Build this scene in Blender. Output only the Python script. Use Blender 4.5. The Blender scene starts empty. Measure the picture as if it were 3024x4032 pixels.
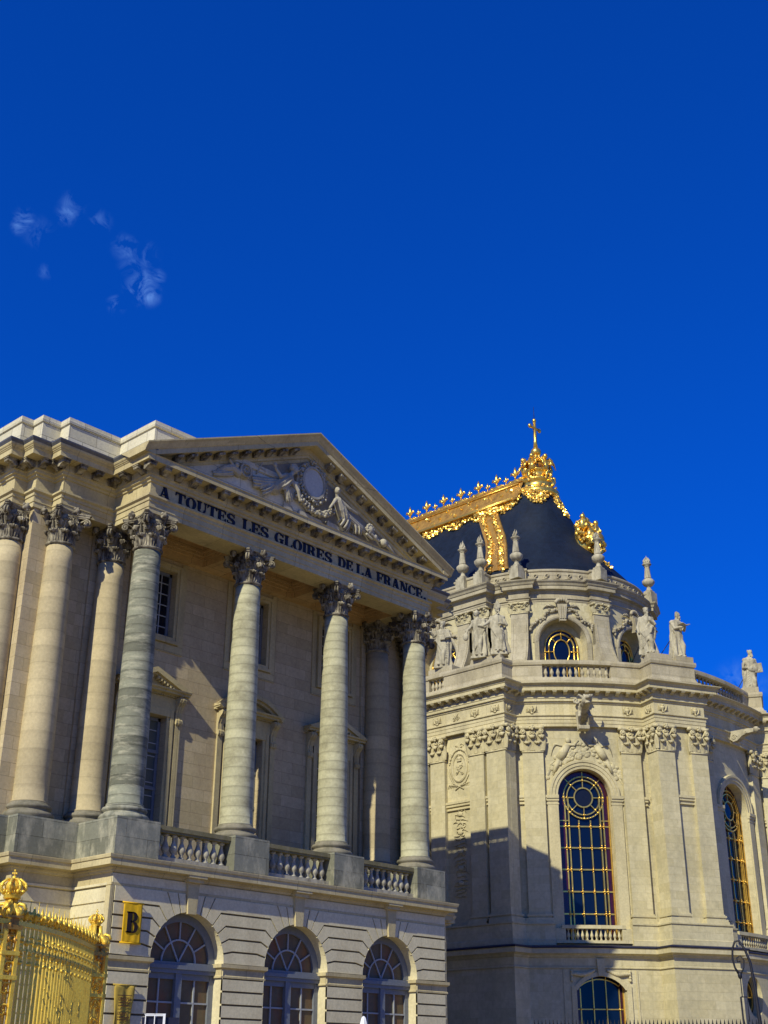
import bpy, bmesh, math, random
from mathutils import Vector, Matrix, noise
SUN_E = 4.7; SKY_TINT = (.004, .342, 2.05, 1); SKY_GAMMA = .8; SKY_S = .11; EXPO = 0.0
R = math.radians
random.seed(7)
sc = bpy.context.scene
# ------------------------------------------------------------------ camera
CAM = (0.0, 0.0, 1.6)
yaw, pitch, roll = 0.7537172, 0.425413704, 0.00490791
fw = Vector((math.cos(yaw)*math.cos(pitch), math.sin(yaw)*math.cos(pitch), math.sin(pitch)))
rt = Vector((math.sin(yaw), -math.cos(yaw), 0))
up = rt.cross(fw)
rt2 = rt*math.cos(roll) + up*math.sin(roll)
up2 = -rt*math.sin(roll) + up*math.cos(roll)
cd = bpy.data.cameras.new('camera')
cam = bpy.data.objects.new('camera', cd); sc.collection.objects.link(cam)
cam.matrix_world = Matrix(((rt2.x, up2.x, -fw.x, CAM[0]), (rt2.y, up2.y, -fw.y, CAM[1]), (rt2.z, up2.z, -fw.z, CAM[2]), (0, 0, 0, 1)))
cd.sensor_fit = 'HORIZONTAL'; cd.sensor_width = 36; cd.lens = 36*4902.0/3024
cd.clip_end = 3000; cd.clip_start = .1
sc.camera = cam
# ------------------------------------------------------------------ sun + sky
SD = Vector((1.0, .265, -.775)).normalized()          # travel direction of the light
sl = bpy.data.lights.new('sun', 'SUN'); sl.energy = SUN_E; sl.angle = R(.55); sl.color = (1, .955, .76)
so = bpy.data.objects.new('sun', sl); sc.collection.objects.link(so)
so.rotation_euler = SD.to_track_quat('-Z', 'Y').to_euler(); so.location = (-40, -10, 60)
W = bpy.data.worlds.new('World'); sc.world = W; W.use_nodes = True
nt = W.node_tree; nt.nodes.clear()
def N(t, **k):
    n = nt.nodes.new(t)
    for a, b in k.items(): setattr(n, a, b)
    return n
def L(a, b): nt.links.new(a, b)
sky = N('ShaderNodeTexSky', sky_type='NISHITA', sun_disc=False)
sky.sun_elevation = math.asin(-SD.z); sky.sun_rotation = math.atan2(-SD.x, -SD.y)
sky.air_density = 1.0; sky.dust_density = .2; sky.ozone_density = 3.0
tint = N('ShaderNodeMix', data_type='RGBA', blend_type='MULTIPLY'); tint.inputs[0].default_value = 1
tint.inputs[7].default_value = SKY_TINT
L(sky.outputs[0], tint.inputs[6])
gm = N('ShaderNodeGamma'); gm.inputs[1].default_value = SKY_GAMMA
L(tint.outputs[2], gm.inputs[0])
tc = N('ShaderNodeTexCoord')
def sdir(px, py):
    return (fw + rt2*((px-1512)/4902) - up2*((py-2016)/4902)).normalized()
acc = None
nz = N('ShaderNodeTexNoise'); nz.inputs['Scale'].default_value = 58; nz.inputs['Detail'].default_value = 7; nz.inputs['Roughness'].default_value = .62
nz.inputs['Distortion'].default_value = .7
L(tc.outputs['Generated'], nz.inputs['Vector'])
nr = N('ShaderNodeMapRange'); nr.inputs[1].default_value = .46; nr.inputs[2].default_value = .86; L(nz.outputs[0], nr.inputs[0])
for px, py, rad, amp in [(95, 862, .008, 1.0), (75, 895, .006, 1.3), (285, 810, .010, .7), (258, 845, .008, 1.1), (390, 875, .009, .7), (560, 1130, .013, 1.5), (585, 1160, .009, 1.4), (495, 975, .010, .9), (520, 1050, .010, .6),
                         (580, 1010, .010, .6), (620, 1090, .006, 1.0), (458, 1200, .007, 1.3), (180, 1070, .006, .5), (2920, 2715, .020, .9), (155, 920, .012, .4)]:
    d = sdir(px, py)
    vd = N('ShaderNodeVectorMath', operation='DISTANCE'); L(tc.outputs['Generated'], vd.inputs[0]); vd.inputs[1].default_value = d
    mr = N('ShaderNodeMapRange', interpolation_type='SMOOTHERSTEP'); mr.inputs[1].default_value = rad*1.5; mr.inputs[2].default_value = 0
    mr.inputs[3].default_value = 0; mr.inputs[4].default_value = amp
    L(vd.outputs['Value'], mr.inputs[0])
    if acc is None: acc = mr.outputs[0]
    else:
        m = N('ShaderNodeMath', operation='MAXIMUM'); L(acc, m.inputs[0]); L(mr.outputs[0], m.inputs[1]); acc = m.outputs[0]
cm = N('ShaderNodeMath', operation='MULTIPLY'); L(acc, cm.inputs[0]); L(nr.outputs[0], cm.inputs[1]); cm.use_clamp = True
mx = N('ShaderNodeMix', data_type='RGBA'); L(cm.outputs[0], mx.inputs[0]); L(gm.outputs[0], mx.inputs[6])
mx.inputs[7].default_value = (1.3, 3.0, 7.6, 1)
bg = N('ShaderNodeBackground'); bg.inputs[1].default_value = SKY_S
L(mx.outputs[2], bg.inputs[0])
wo = N('ShaderNodeOutputWorld'); L(bg.outputs[0], wo.inputs[0])
sc.view_settings.view_transform = 'Standard'; sc.view_settings.look = 'None'
sc.view_settings.exposure = EXPO; sc.view_settings.gamma = 1
sc.cycles.max_bounces = 6
# ------------------------------------------------------------------ materials
def mat(name, base, rough=.85, metal=0.0, bricks=None, vary=.1, stain=None, sscale=.35, bump=.25, spec=.3, streak=0.0, nscale=9.0, hjoint=None, ncol=None, mort=.40, slo=.44, shi=.72):
    """bricks=(width,height,mortar), stain=(colour,amount), all in metres through the wall-aligned UV map"""
    m = bpy.data.materials.new(name); m.use_nodes = True
    t = m.node_tree; b = t.nodes['Principled BSDF']
    def n(ty, **k):
        q = t.nodes.new(ty)
        for a, v in k.items(): setattr(q, a, v)
        return q
    l = t.links.new
    b.inputs['Roughness'].default_value = rough; b.inputs['Metallic'].default_value = metal
    b.inputs['Specular IOR Level'].default_value = spec
    uv = n('ShaderNodeUVMap'); uv.uv_map = 'uv'
    tco = n('ShaderNodeTexCoord'); geo = n('ShaderNodeNewGeometry')
    def rgb(c):
        q = n('ShaderNodeRGB'); q.outputs[0].default_value = (*c, 1); return q.outputs[0]
    def mix(f, a, c, bt='MIX'):
        q = n('ShaderNodeMix', data_type='RGBA', blend_type=bt)
        if isinstance(f, float) or isinstance(f, int): q.inputs[0].default_value = f
        else: l(f, q.inputs[0])
        l(a, q.inputs[6]); l(c, q.inputs[7]); return q.outputs[2]
    col = rgb(base); hgt = None
    if bricks:
        br = n('ShaderNodeTexBrick'); br.offset = .5
        br.inputs['Scale'].default_value = 1
        br.inputs['Brick Width'].default_value = bricks[0]; br.inputs['Row Height'].default_value = bricks[1]
        br.inputs['Mortar Size'].default_value = bricks[2]; br.inputs['Mortar Smooth'].default_value = .3
        br.inputs['Bias'].default_value = 0
        lo = [max(0, x*(1-vary)) for x in base]; hi = [x*(1+vary) for x in base]
        br.inputs['Color1'].default_value = (lo[0], lo[1]*.985, lo[2]*.94, 1); br.inputs['Color2'].default_value = (hi[0], hi[1], hi[2]*1.03, 1)
        br.inputs['Mortar'].default_value = (base[0]*mort, base[1]*mort*.95, base[2]*mort*.9, 1)
        l(uv.outputs[0], br.inputs['Vector']); col = br.outputs['Color']; hgt = br.outputs['Fac']
    if hjoint:                                      # drum courses of a column: colour per course, joint line, grime by the joint
        sx = n('ShaderNodeSeparateXYZ'); l(uv.outputs[0], sx.inputs[0])
        dv = n('ShaderNodeMath', operation='DIVIDE'); l(sx.outputs[1], dv.inputs[0]); dv.inputs[1].default_value = hjoint
        nzz = n('ShaderNodeTexNoise'); nzz.inputs['Scale'].default_value = 1.1; nzz.inputs['Detail'].default_value = 4; l(geo.outputs['Position'], nzz.inputs['Vector'])
        wob = n('ShaderNodeMath', operation='MULTIPLY_ADD'); l(nzz.outputs[0], wob.inputs[0]); wob.inputs[1].default_value = .07; l(dv.outputs[0], wob.inputs[2])
        fl = n('ShaderNodeMath', operation='FLOOR'); l(wob.outputs[0], fl.inputs[0])
        fr = n('ShaderNodeMath', operation='FRACT'); l(wob.outputs[0], fr.inputs[0])
        ob = n('ShaderNodeObjectInfo'); ad = n('ShaderNodeMath', operation='MULTIPLY_ADD'); l(ob.outputs['Random'], ad.inputs[0]); ad.inputs[1].default_value = 97.; l(fl.outputs[0], ad.inputs[2])
        wn = n('ShaderNodeTexWhiteNoise', noise_dimensions='1D'); l(ad.outputs[0], wn.inputs['W'])
        mr = n('ShaderNodeMapRange'); mr.inputs[3].default_value = 1-vary; mr.inputs[4].default_value = 1+vary; l(wn.outputs[0], mr.inputs[0])
        vm = n('ShaderNodeVectorMath', operation='SCALE'); l(col, vm.inputs[0]); l(mr.outputs[0], vm.inputs['Scale']); col = vm.outputs[0]
        rp = n('ShaderNodeValToRGB'); e = rp.color_ramp.elements
        e[0].position = 0; e[0].color = (.30, .28, .25, 1); e[1].position = 1; e[1].color = (.50, .48, .44, 1)
        for p, v in [(.03, .45), (.07, .92), (.5, 1.0), (.78, .95), (.9, .72), (.985, .62)]:
            x = e.new(p); x.color = (v, v, v*.98, 1)
        l(fr.outputs[0], rp.inputs[0]); col = mix(ncol if ncol else .8, col, rp.outputs[0], 'MULTIPLY')
    # broad staining
    if stain:
        s1 = n('ShaderNodeTexNoise'); s1.inputs['Scale'].default_value = sscale; s1.inputs['Detail'].default_value = 9; s1.inputs['Roughness'].default_value = .68
        mp = n('ShaderNodeMapping'); mp.inputs['Scale'].default_value = (1, 1, .45 if not streak else streak)
        l(geo.outputs['Position'], mp.inputs[0]); l(mp.outputs[0], s1.inputs['Vector'])
        r1 = n('ShaderNodeMapRange'); r1.inputs[1].default_value = slo; r1.inputs[2].default_value = shi; r1.inputs[4].default_value = stain[1]
        l(s1.outputs[0], r1.inputs[0]); col = mix(r1.outputs[0], col, rgb(stain[0]))
    # fine grain
    g = n('ShaderNodeTexNoise'); g.inputs['Scale'].default_value = nscale; g.inputs['Detail'].default_value = 8; g.inputs['Roughness'].default_value = .7
    l(geo.outputs['Position'], g.inputs['Vector'])
    r2 = n('ShaderNodeMapRange'); r2.inputs[1].default_value = .25; r2.inputs[2].default_value = .75; r2.inputs[3].default_value = .80; r2.inputs[4].default_value = 1.15
    l(g.outputs[0], r2.inputs[0])
    v2 = n('ShaderNodeVectorMath', operation='SCALE'); l(col, v2.inputs[0]); l(r2.outputs[0], v2.inputs['Scale'])
    l(v2.outputs[0], b.inputs['Base Color'])
    bp = n('ShaderNodeBump'); bp.inputs['Strength'].default_value = bump; bp.inputs['Distance'].default_value = .02
    l(g.outputs[0], bp.inputs['Height'])
    if hgt is not None:
        b2 = n('ShaderNodeBump'); b2.inputs['Strength'].default_value = .6; b2.inputs['Distance'].default_value = .012; b2.invert = True
        l(hgt, b2.inputs['Height']); l(bp.outputs[0], b2.inputs['Normal']); l(b2.outputs[0], b.inputs['Normal'])
    else: l(bp.outputs[0], b.inputs['Normal'])
    return m
M = {}
M['wing'] = mat('wing ashlar', (.52, .425, .24), bricks=(1.25, .5, .008), vary=.10, mort=.60, stain=((.34, .25, .14), .65), sscale=.5)
M['wingplain'] = mat('wing stone trim', (.54, .455, .235), bricks=(2.1, 9, .010), vary=.08, stain=((.28, .22, .12), .7), sscale=.7)
M['rustic'] = mat('rusticated stone', (.70, .62, .375), vary=.1, stain=((.46, .38, .21), .6), sscale=.8)
M['joint'] = mat('shade dark joint stone', (.15, .12, .075), vary=.1)  # groove shade painted in as a darker stone behind the blocks
M['attic'] = mat('cleaned attic stone', (.66, .61, .43), bricks=(1.3, .55, .012), vary=.08, stain=((.44, .39, .30), .5), sscale=.8)
M['capstone'] = mat('weathered capital stone', (.42, .37, .25), stain=((.045, .035, .025), .97), sscale=3.2, bump=.5, slo=.36, shi=.60)
M['soffit'] = mat('warm ceiling stone', (.58, .40, .18), bricks=(1.9, 1.2, .012), vary=.1, stain=((.28, .18, .08), .55), sscale=.9)
M['colA'] = mat('blue grey weathered column stone', (.215, .215, .15), hjoint=.365, vary=.35, stain=((.50, .47, .32), .8), sscale=1.1, streak=4.5, ncol=.8, slo=.50, shi=.70)
M['colB'] = mat('pale column stone', (.47, .445, .28), hjoint=.39, vary=.10, stain=((.20, .18, .105), .85), sscale=1.0, streak=1.6, ncol=.65)
M['colbase'] = mat('dark soiled column base stone', (.24, .215, .15), stain=((.09, .085, .05), .8), sscale=2)
M['colC'] = mat('clean yellow column stone', (.51, .42, .235), hjoint=.66, vary=.15, stain=((.35, .28, .16), .55), sscale=.7, ncol=.3)
M['pedestal'] = mat('dark lichened pedestal stone', (.20, .20, .145), bricks=(1.9, .62, .010), vary=.25, stain=((.45, .42, .29), .85), sscale=1.6, slo=.48, shi=.66)
M['moss'] = mat('mossy rail stone', (.17, .15, .07), stain=((.30, .26, .17), .7), sscale=2.5)
M['baluster'] = mat('baluster stone', (.42, .39, .29), stain=((.14, .12, .08), .85), sscale=3)
M['chapel'] = mat('chapel ashlar', (.56, .495, .285), bricks=(1.15, .47, .005), vary=.07, stain=((.37, .33, .20), .75), sscale=.45, nscale=4, mort=.80, bump=.12)
M['chtrim'] = mat('chapel trim stone', (.57, .50, .285), bricks=(1.7, 9, .006), vary=.05, stain=((.33, .28, .155), .7), sscale=.9, mort=.7, bump=.15)
M['chgrey'] = mat('weathered chapel attic stone', (.44, .385, .245), bricks=(1.5, .55, .006), vary=.07, stain=((.22, .185, .115), .8), sscale=.8, mort=.6, bump=.15)
M['statue'] = mat('statue stone', (.47, .42, .28), stain=((.12, .10, .06), .85), sscale=2.2, bump=.3, nscale=6)
M['relief'] = mat('grey relief stone', (.44, .40, .29), stain=((.16, .14, .09), .8), sscale=2.2)
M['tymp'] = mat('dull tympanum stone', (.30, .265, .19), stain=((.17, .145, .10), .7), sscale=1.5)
M['medal'] = mat('smooth medallion stone', (.55, .52, .41), stain=((.34, .32, .26), .3), sscale=1.0)
M['slate'] = mat('blue black slate', (.007, .013, .026), rough=.6, bricks=(.3, .22, .004), vary=.22, stain=((.014, .024, .042), .7), sscale=.6, streak=.10, spec=.18, bump=.1)
M['lead'] = mat('lead sheet', (.018, .020, .045), rough=.5, metal=.0, stain=((.04, .045, .07), .6), sscale=1.5)
M['leadroof'] = mat('grey lead gutter', (.12, .12, .125), rough=.5, metal=.3, stain=((.22, .22, .21), .6), sscale=1.5)
M['gold'] = mat('gold leaf', (1.0, .66, .13), rough=.30, metal=.85, stain=((.60, .32, .06), .8), sscale=3.5, bump=.35, nscale=14)
M['goldflat'] = mat('dull gold sheet', (.66, .37, .07), rough=.42, metal=.6, stain=((.24, .11, .03), .9), sscale=2.6, bump=.5, nscale=7)
M['goldbar'] = mat('gilded bars', (.98, .68, .09), rough=.36, metal=.35, stain=((.66, .38, .04), .6), sscale=8, bump=.5, nscale=26)
M['letter'] = mat('black metal letters', (.010, .010, .022), rough=.45)
M['paint'] = mat('blue grey painted joinery', (.17, .185, .195), rough=.5, bump=.03)
M['paintw'] = mat('pale painted glazing bars', (.36, .37, .35), rough=.5, bump=.03)
M['white'] = mat('white paint', (.78, .78, .76), rough=.5, bump=.03)
M['navy'] = mat('dark navy panel', (.012, .013, .03), rough=.4)
M['iron'] = mat('dark wrought iron', (.022, .022, .026), rough=.5, metal=.3)
M['yellow'] = mat('yellow banner cloth', (.86, .50, .010), rough=.8, stain=((.60, .31, .01), .45), sscale=2.2, streak=.15, bump=.05)
M['ochre'] = mat('faded ochre banner cloth', (.52, .36, .055), rough=.85, stain=((.36, .24, .04), .5), sscale=3, streak=.15)
M['ink'] = mat('black ink', (.018, .010, .010), rough=.7)
M['inkred'] = mat('dark brown ink', (.10, .045, .02), rough=.8)
M['ground'] = mat('pale cobbled court', (.36, .28, .15), bricks=(.22, .14, .012), vary=.2, stain=((.24, .19, .11), .5), sscale=.2)
M['stain_red'] = mat('wine red border glass', (.045, .006, .012), rough=.12, stain=((.018, .006, .02), .8), sscale=6, spec=.5)
M['reflpane'] = mat('brown reflection pane', (.15, .115, .06), rough=.30, stain=((.26, .09, .035), .8), sscale=1.3, spec=.12, nscale=4)  # brown reflections painted into the colour of the door panes
def glass(name, base, rough=.04, spec=.5):
    m = bpy.data.materials.new(name); m.use_nodes = True; t = m.node_tree; b = t.nodes['Principled BSDF']
    b.inputs['Base Color'].default_value = (*base, 1); b.inputs['Roughness'].default_value = rough; b.inputs['Specular IOR Level'].default_value = spec
    g = t.nodes.new('ShaderNodeTexNoise'); g.inputs['Scale'].default_value = 1.6
    ge = t.nodes.new('ShaderNodeNewGeometry'); t.links.new(ge.outputs['Position'], g.inputs['Vector'])
    bp = t.nodes.new('ShaderNodeBump'); bp.inputs['Strength'].default_value = .08; bp.inputs['Distance'].default_value = .05
    t.links.new(g.outputs[0], bp.inputs['Height']); t.links.new(bp.outputs[0], b.inputs['Normal'])
    return m
M['glass'] = glass('dark blue glass', (.003, .008, .028), .04, .35)
M['glassdk'] = glass('dark window glass', (.010, .012, .018), .05, .35)
M['glassgrey'] = glass('grey curtain glass', (.10, .115, .10), .12, .35)
# ------------------------------------------------------------------ frames and mesh builder
class Fr:
    """s runs along the wall, d outwards, z up. Flat wall."""
    def __init__(s_, ox, oy, tx, ty):
        l = math.hypot(tx, ty); s_.o = (ox, oy); s_.t = (tx/l, ty/l); s_.n = (ty/l, -tx/l)
    def pt(s_, s, d, z): return (s_.o[0]+s_.t[0]*s+s_.n[0]*d, s_.o[1]+s_.t[1]*s+s_.n[1]*d, z)
    ns = 1
    def at(s_, s): return Fr(*s_.pt(s, 0, 0)[:2], *s_.t)
class Arc:
    """curved wall, outward radius Rr, s=0 at angle a0"""
    def __init__(s_, cx, cy, Rr, a0): s_.c = (cx, cy); s_.R = Rr; s_.a0 = a0
    def pt(s_, s, d, z):
        a = s_.a0 + s/s_.R; return (s_.c[0]+(s_.R+d)*math.cos(a), s_.c[1]+(s_.R+d)*math.sin(a), z)
    def at(s_, s):
        a = s_.a0 + s/s_.R; return Fr(*s_.pt(s, 0, 0)[:2], -math.sin(a), math.cos(a))
def chord(x0, y0, x1, y1, sag):
    h = math.hypot(x1-x0, y1-y0)/2; Rr = (h*h+sag*sag)/(2*sag); tx, ty = (x1-x0)/(2*h), (y1-y0)/(2*h); nx, ny = ty, -tx
    mx_, my_ = (x0+x1)/2, (y0+y1)/2; cx_, cy_ = mx_-nx*(Rr-sag), my_-ny*(Rr-sag)
    a = Arc(cx_, cy_, Rr, math.atan2(ny, nx)); a.half = Rr*math.asin(h/Rr); return a
def arcpts(a, n=10): return [a.pt(-a.half+2*a.half*i/n, 0, 0)[:2] for i in range(n+1)]
class MB:
    def __init__(s): s.v = []; s.f = []; s.sm = []; s.cuts = []
    def cut(s):                                     # what follows is a separate piece of the same kind
        if not s.cuts or s.cuts[-1][1] < len(s.f): s.cuts.append((len(s.v), len(s.f)))
        return s
    def add(s, vs, fs, sm=False, fr=None):
        b = len(s.v)
        s.v += [fr.pt(*p) if fr else tuple(p) for p in vs]
        s.f += [tuple(i+b for i in f) for f in fs]; s.sm += [sm]*len(fs); return s
    def box(s, a0, a1, b0, b1, z0, z1, fr=None, n=1):
        vs = []; fs = []
        for i in range(n+1):
            a = a0+(a1-a0)*i/n; vs += [(a, b0, z0), (a, b1, z0), (a, b1, z1), (a, b0, z1)]
        for i in range(n):
            k = 4*i
            for j in range(4): fs.append((k+j, k+(j+1) % 4, k+4+(j+1) % 4, k+4+j))
        fs += [(3, 2, 1, 0), (4*n, 4*n+1, 4*n+2, 4*n+3)]
        return s.add(vs, fs, fr=fr)
    def taper(s, c, w0, w1, z0, z1, fr=None):       # square taper block
        vs = []
        for w, z in ((w0, z0), (w1, z1)): vs += [(c[0]-w, c[1]-w, z), (c[0]+w, c[1]-w, z), (c[0]+w, c[1]+w, z), (c[0]-w, c[1]+w, z)]
        return s.add(vs, [(0, 1, 5, 4), (1, 2, 6, 5), (2, 3, 7, 6), (3, 0, 4, 7), (3, 2, 1, 0), (4, 5, 6, 7)], fr=fr)
    def sweep(s, path, prof, closed=False, cap=True, sm=False):
        """prof [(d,z)] swept along path [(x,y)] with mitred corners, outward is to the right of travel"""
        cp_ = [path[0]]
        for p in path[1:]:
            if math.hypot(p[0]-cp_[-1][0], p[1]-cp_[-1][1]) > .004: cp_.append(p)
        path = cp_; n = len(path); m = len(prof); vs = []
        for i, p in enumerate(path):
            ns_ = []
            if i > 0 or closed: q = path[i-1]; l = math.hypot(p[0]-q[0], p[1]-q[1]); ns_.append(((p[1]-q[1])/l, -(p[0]-q[0])/l))
            if i < n-1 or closed: q = path[(i+1) % n]; l = math.hypot(q[0]-p[0], q[1]-p[1]); ns_.append(((q[1]-p[1])/l, -(q[0]-p[0])/l))
            if len(ns_) == 2:
                a, b = ns_; k = 1+a[0]*b[0]+a[1]*b[1]; nn = ((a[0]+b[0])/k, (a[1]+b[1])/k)
            else: nn = ns_[0]
            vs += [(p[0]+nn[0]*d, p[1]+nn[1]*d, z) for d, z in prof]
        fs = []
        for i in range(n if closed else n-1):
            for j in range(m):
                a = i*m+j; b = i*m+(j+1) % m; c = ((i+1) % n)*m+(j+1) % m; d = ((i+1) % n)*m+j
                fs.append((a, b, c, d))
        if cap and not closed: fs += [tuple(range(m))[::-1], tuple((n-1)*m+j for j in range(m))]
        return s.add(vs, fs, sm)
    def lathe(s, c, prof, n=16, fr=None, sm=True, fl=None, a0=0):
        """prof [(r,z)]; c = (a,b) centre; fl(theta,i) radius factor"""
        vs = []; fs = []; m = len(prof)
        for i in range(m):
            for k in range(n):
                t = a0+2*math.pi*k/n; r = prof[i][0]*(fl(t, prof[i][1]) if fl else 1)
                vs.append((c[0]+r*math.cos(t), c[1]+r*math.sin(t), prof[i][1]))
        for i in range(m-1):
            for k in range(n): fs.append((i*n+k, i*n+(k+1) % n, (i+1)*n+(k+1) % n, (i+1)*n+k))
        fs += [tuple(range(n))[::-1], tuple((m-1)*n+k for k in range(n))]
        return s.add(vs, fs, sm, fr)
    def tube(s, pts, r, n=6, fr=None, sm=True, cap=True):
        P = [Vector(p) for p in pts]; m = len(P); rs = r if isinstance(r, (list, tuple)) else [r]*m
        vs = []; pn = None
        for i in range(m):
            t = (P[min(i+1, m-1)]-P[max(i-1, 0)]);
            if t.length < 1e-9: t = Vector((0, 0, 1))
            t.normalize()
            if pn is None:
                pn = t.orthogonal().normalized()
            else:
                pn = (pn - t*pn.dot(t)); pn = pn.normalized() if pn.length > 1e-6 else t.orthogonal().normalized()
            q = t.cross(pn)
            vs += [tuple(P[i]+(pn*math.cos(2*math.pi*k/n)+q*math.sin(2*math.pi*k/n))*rs[i]) for k in range(n)]
        fs = [(i*n+k, i*n+(k+1) % n, (i+1)*n+(k+1) % n, (i+1)*n+k) for i in range(m-1) for k in range(n)]
        if cap: fs += [tuple(range(n))[::-1], tuple((m-1)*n+k for k in range(n))]
        return s.add(vs, fs, sm, fr)
    def ell(s, c, r, fr=None, n=8, m=6, rot=None, sm=True):
        vs = [(0, 0, -1)]; fs = []
        for i in range(1, m):
            a = -math.pi/2+math.pi*i/m
            for k in range(n): vs.append((math.cos(a)*math.cos(2*math.pi*k/n), math.cos(a)*math.sin(2*math.pi*k/n), math.sin(a)))
        vs.append((0, 0, 1)); L_ = len(vs)-1
        for k in range(n):
            fs.append((0, 1+(k+1) % n, 1+k)); fs.append((L_, L_-n+k, L_-n+(k+1) % n))
            for i in range(m-2): a = 1+i*n; fs.append((a+k, a+(k+1) % n, a+n+(k+1) % n, a+n+k))
        out = []
        for v in vs:
            q = Vector((v[0]*r[0], v[1]*r[1], v[2]*r[2]))
            if rot is not None: q = rot @ q
            out.append((c[0]+q.x, c[1]+q.y, c[2]+q.z))
        return s.add(out, fs, sm, fr)
    def prism(s, poly, d0, d1, fr=None, ax=1):
        """poly [(s,z)] extruded from depth d0 to d1"""
        n = len(poly); vs = [(p[0], d0, p[1]) for p in poly]+[(p[0], d1, p[1]) for p in poly]
        return s.add(vs, [tuple(range(n))[::-1], tuple(range(n, 2*n))]+[(i, (i+1) % n, n+(i+1) % n, n+i) for i in range(n)], fr=fr)
    def strip(s, S, f0, f1, d, fr=None):            # sheet between two curves z=f0(s), z=f1(s)
        vs = []
        for a in S: vs += [(a, d, f0(a)), (a, d, f1(a))]
        return s.add(vs, [(2*i, 2*i+2, 2*i+3, 2*i+1) for i in range(len(S)-1)], fr=fr)
    def opening(s, s0, s1, z0, z1, a, b, fb, ft, d, depth, fr, n=16, ext=4):
        """wall sheet s0..s1 x z0..z1 with an opening a..b between fb and ft, reveal going back by depth"""
        S = [(a+b)/2-(b-a)/2*math.cos(math.pi*i/n) for i in range(n+1)]
        L0 = [s0+(a-s0)*i/ext for i in range(ext+1)]; L1 = [b+(s1-b)*i/ext for i in range(ext+1)]
        if a-s0 > 1e-4: s.strip(L0, lambda x: z0, lambda x: z1, d, fr)
        if s1-b > 1e-4: s.strip(L1, lambda x: z0, lambda x: z1, d, fr)
        s.strip(S, ft, lambda x: z1, d, fr)
        if min(fb(x) for x in S) > z0+1e-4: s.strip(S, lambda x: z0, fb, d, fr)
        for f in (fb, ft):
            vs = []
            for x in S: vs += [(x, d, f(x)), (x, d-depth, f(x))]
            s.add(vs, [(2*i, 2*i+2, 2*i+3, 2*i+1) for i in range(n)], fr=fr)
        for x in (a, b):
            if ft(x)-fb(x) > 1e-3: s.add([(x, d, fb(x)), (x, d-depth, fb(x)), (x, d-depth, ft(x)), (x, d, ft(x))], [(0, 1, 2, 3)], fr=fr)
        return s
    def arch(s, c, zc, r0, r1, a0, a1, d0, d1, fr=None, n=18, prof=None):
        """arched moulding (ring sector), optional profile [(r,d)]"""
        pr = prof or [(r0, d0), (r1, d0), (r1, d1), (r0, d1)]; m = len(pr); vs = []
        for i in range(n+1):
            a = a0+(a1-a0)*i/n
            vs += [(c+r*math.cos(a), d, zc+r*math.sin(a)) for r, d in pr]
        fs = [(i*m+j, i*m+(j+1) % m, (i+1)*m+(j+1) % m, (i+1)*m+j) for i in range(n) for j in range(m)]
        full = abs(a1-a0) > 2*math.pi-.01
        if not full: fs += [tuple(range(m))[::-1], tuple(n*m+j for j in range(m))]
        return s.add(vs, fs, fr=fr)
    def mesh(s, name):
        me = bpy.data.meshes.new(name); me.from_pydata(s.v, [], s.f); me.update()
        bm = bmesh.new(); bm.from_mesh(me); bmesh.ops.remove_doubles(bm, verts=bm.verts, dist=.0002)
        bmesh.ops.recalc_face_normals(bm, faces=bm.faces)
        bm.to_mesh(me); bm.free()
        if len(me.polygons) == len(s.sm): me.polygons.foreach_set('use_smooth', s.sm)
        elif any(s.sm): me.polygons.foreach_set('use_smooth', [True]*len(me.polygons))
        uvl = me.uv_layers.new(name='uv'); co = me.vertices
        for p in me.polygons:
            n = p.normal
            if abs(n.z) < .75:
                l = math.hypot(n.x, n.y); tx, ty = -n.y/l, n.x/l
                for li in p.loop_indices:
                    v = co[me.loops[li].vertex_index].co; uvl.data[li].uv = (v.x*tx+v.y*ty, v.z)
            else:
                for li in p.loop_indices:
                    v = co[me.loops[li].vertex_index].co; uvl.data[li].uv = (v.x, v.y)
        return me
    def build(s, name, m, parent=None, label=None, remesh=None, smooth_angle=None):
        if s.cuts:
            c = s.cuts+[(len(s.v), len(s.f))]
            if c[0][1] > 0: c = [(0, 0)]+c
            first = None
            for k, (a, b) in enumerate(zip(c[:-1], c[1:])):
                if k == 100: b = c[-1]
                if b[1] <= a[1]: continue
                q = MB(); q.v = s.v[a[0]:b[0]]; q.f = [tuple(i-a[0] for i in f) for f in s.f[a[1]:b[1]]]; q.sm = s.sm[a[1]:b[1]]
                o = q.build(name, m, parent, label, remesh); first = first or o
                if k == 100: o['kind'] = 'stuff'; break
            return first
        me = s.mesh(name); me.materials.append(M[m] if isinstance(m, str) else m)
        o = bpy.data.objects.new(name, me); sc.collection.objects.link(o)
        if parent is not None:
            o.parent = parent
            pl = parent.matrix_world if parent.parent is None else None
            o.matrix_parent_inverse = Matrix.Translation(-Vector(wloc(parent)))
        if label: o['label'] = label
        if remesh:
            q = o.modifiers.new('remesh', 'REMESH'); q.mode = 'VOXEL'; q.voxel_size = remesh; q.use_smooth_shade = True
        return o
LOC = {}
def wloc(o): return LOC.get(o.name, (0, 0, 0))
def thing(name, loc, label, cat, group=None):
    o = bpy.data.objects.new(name, None); sc.collection.objects.link(o); o.location = loc; LOC[o.name] = tuple(loc)
    o.empty_display_size = .3
    o['label'] = label; o['category'] = cat; o['kind'] = 'thing'
    if group: o['group'] = group
    return o
def single(o, label, cat, group=None):
    o['label'] = label; o['category'] = cat; o['kind'] = 'thing'
    if group: o['group'] = group
    return o
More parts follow.
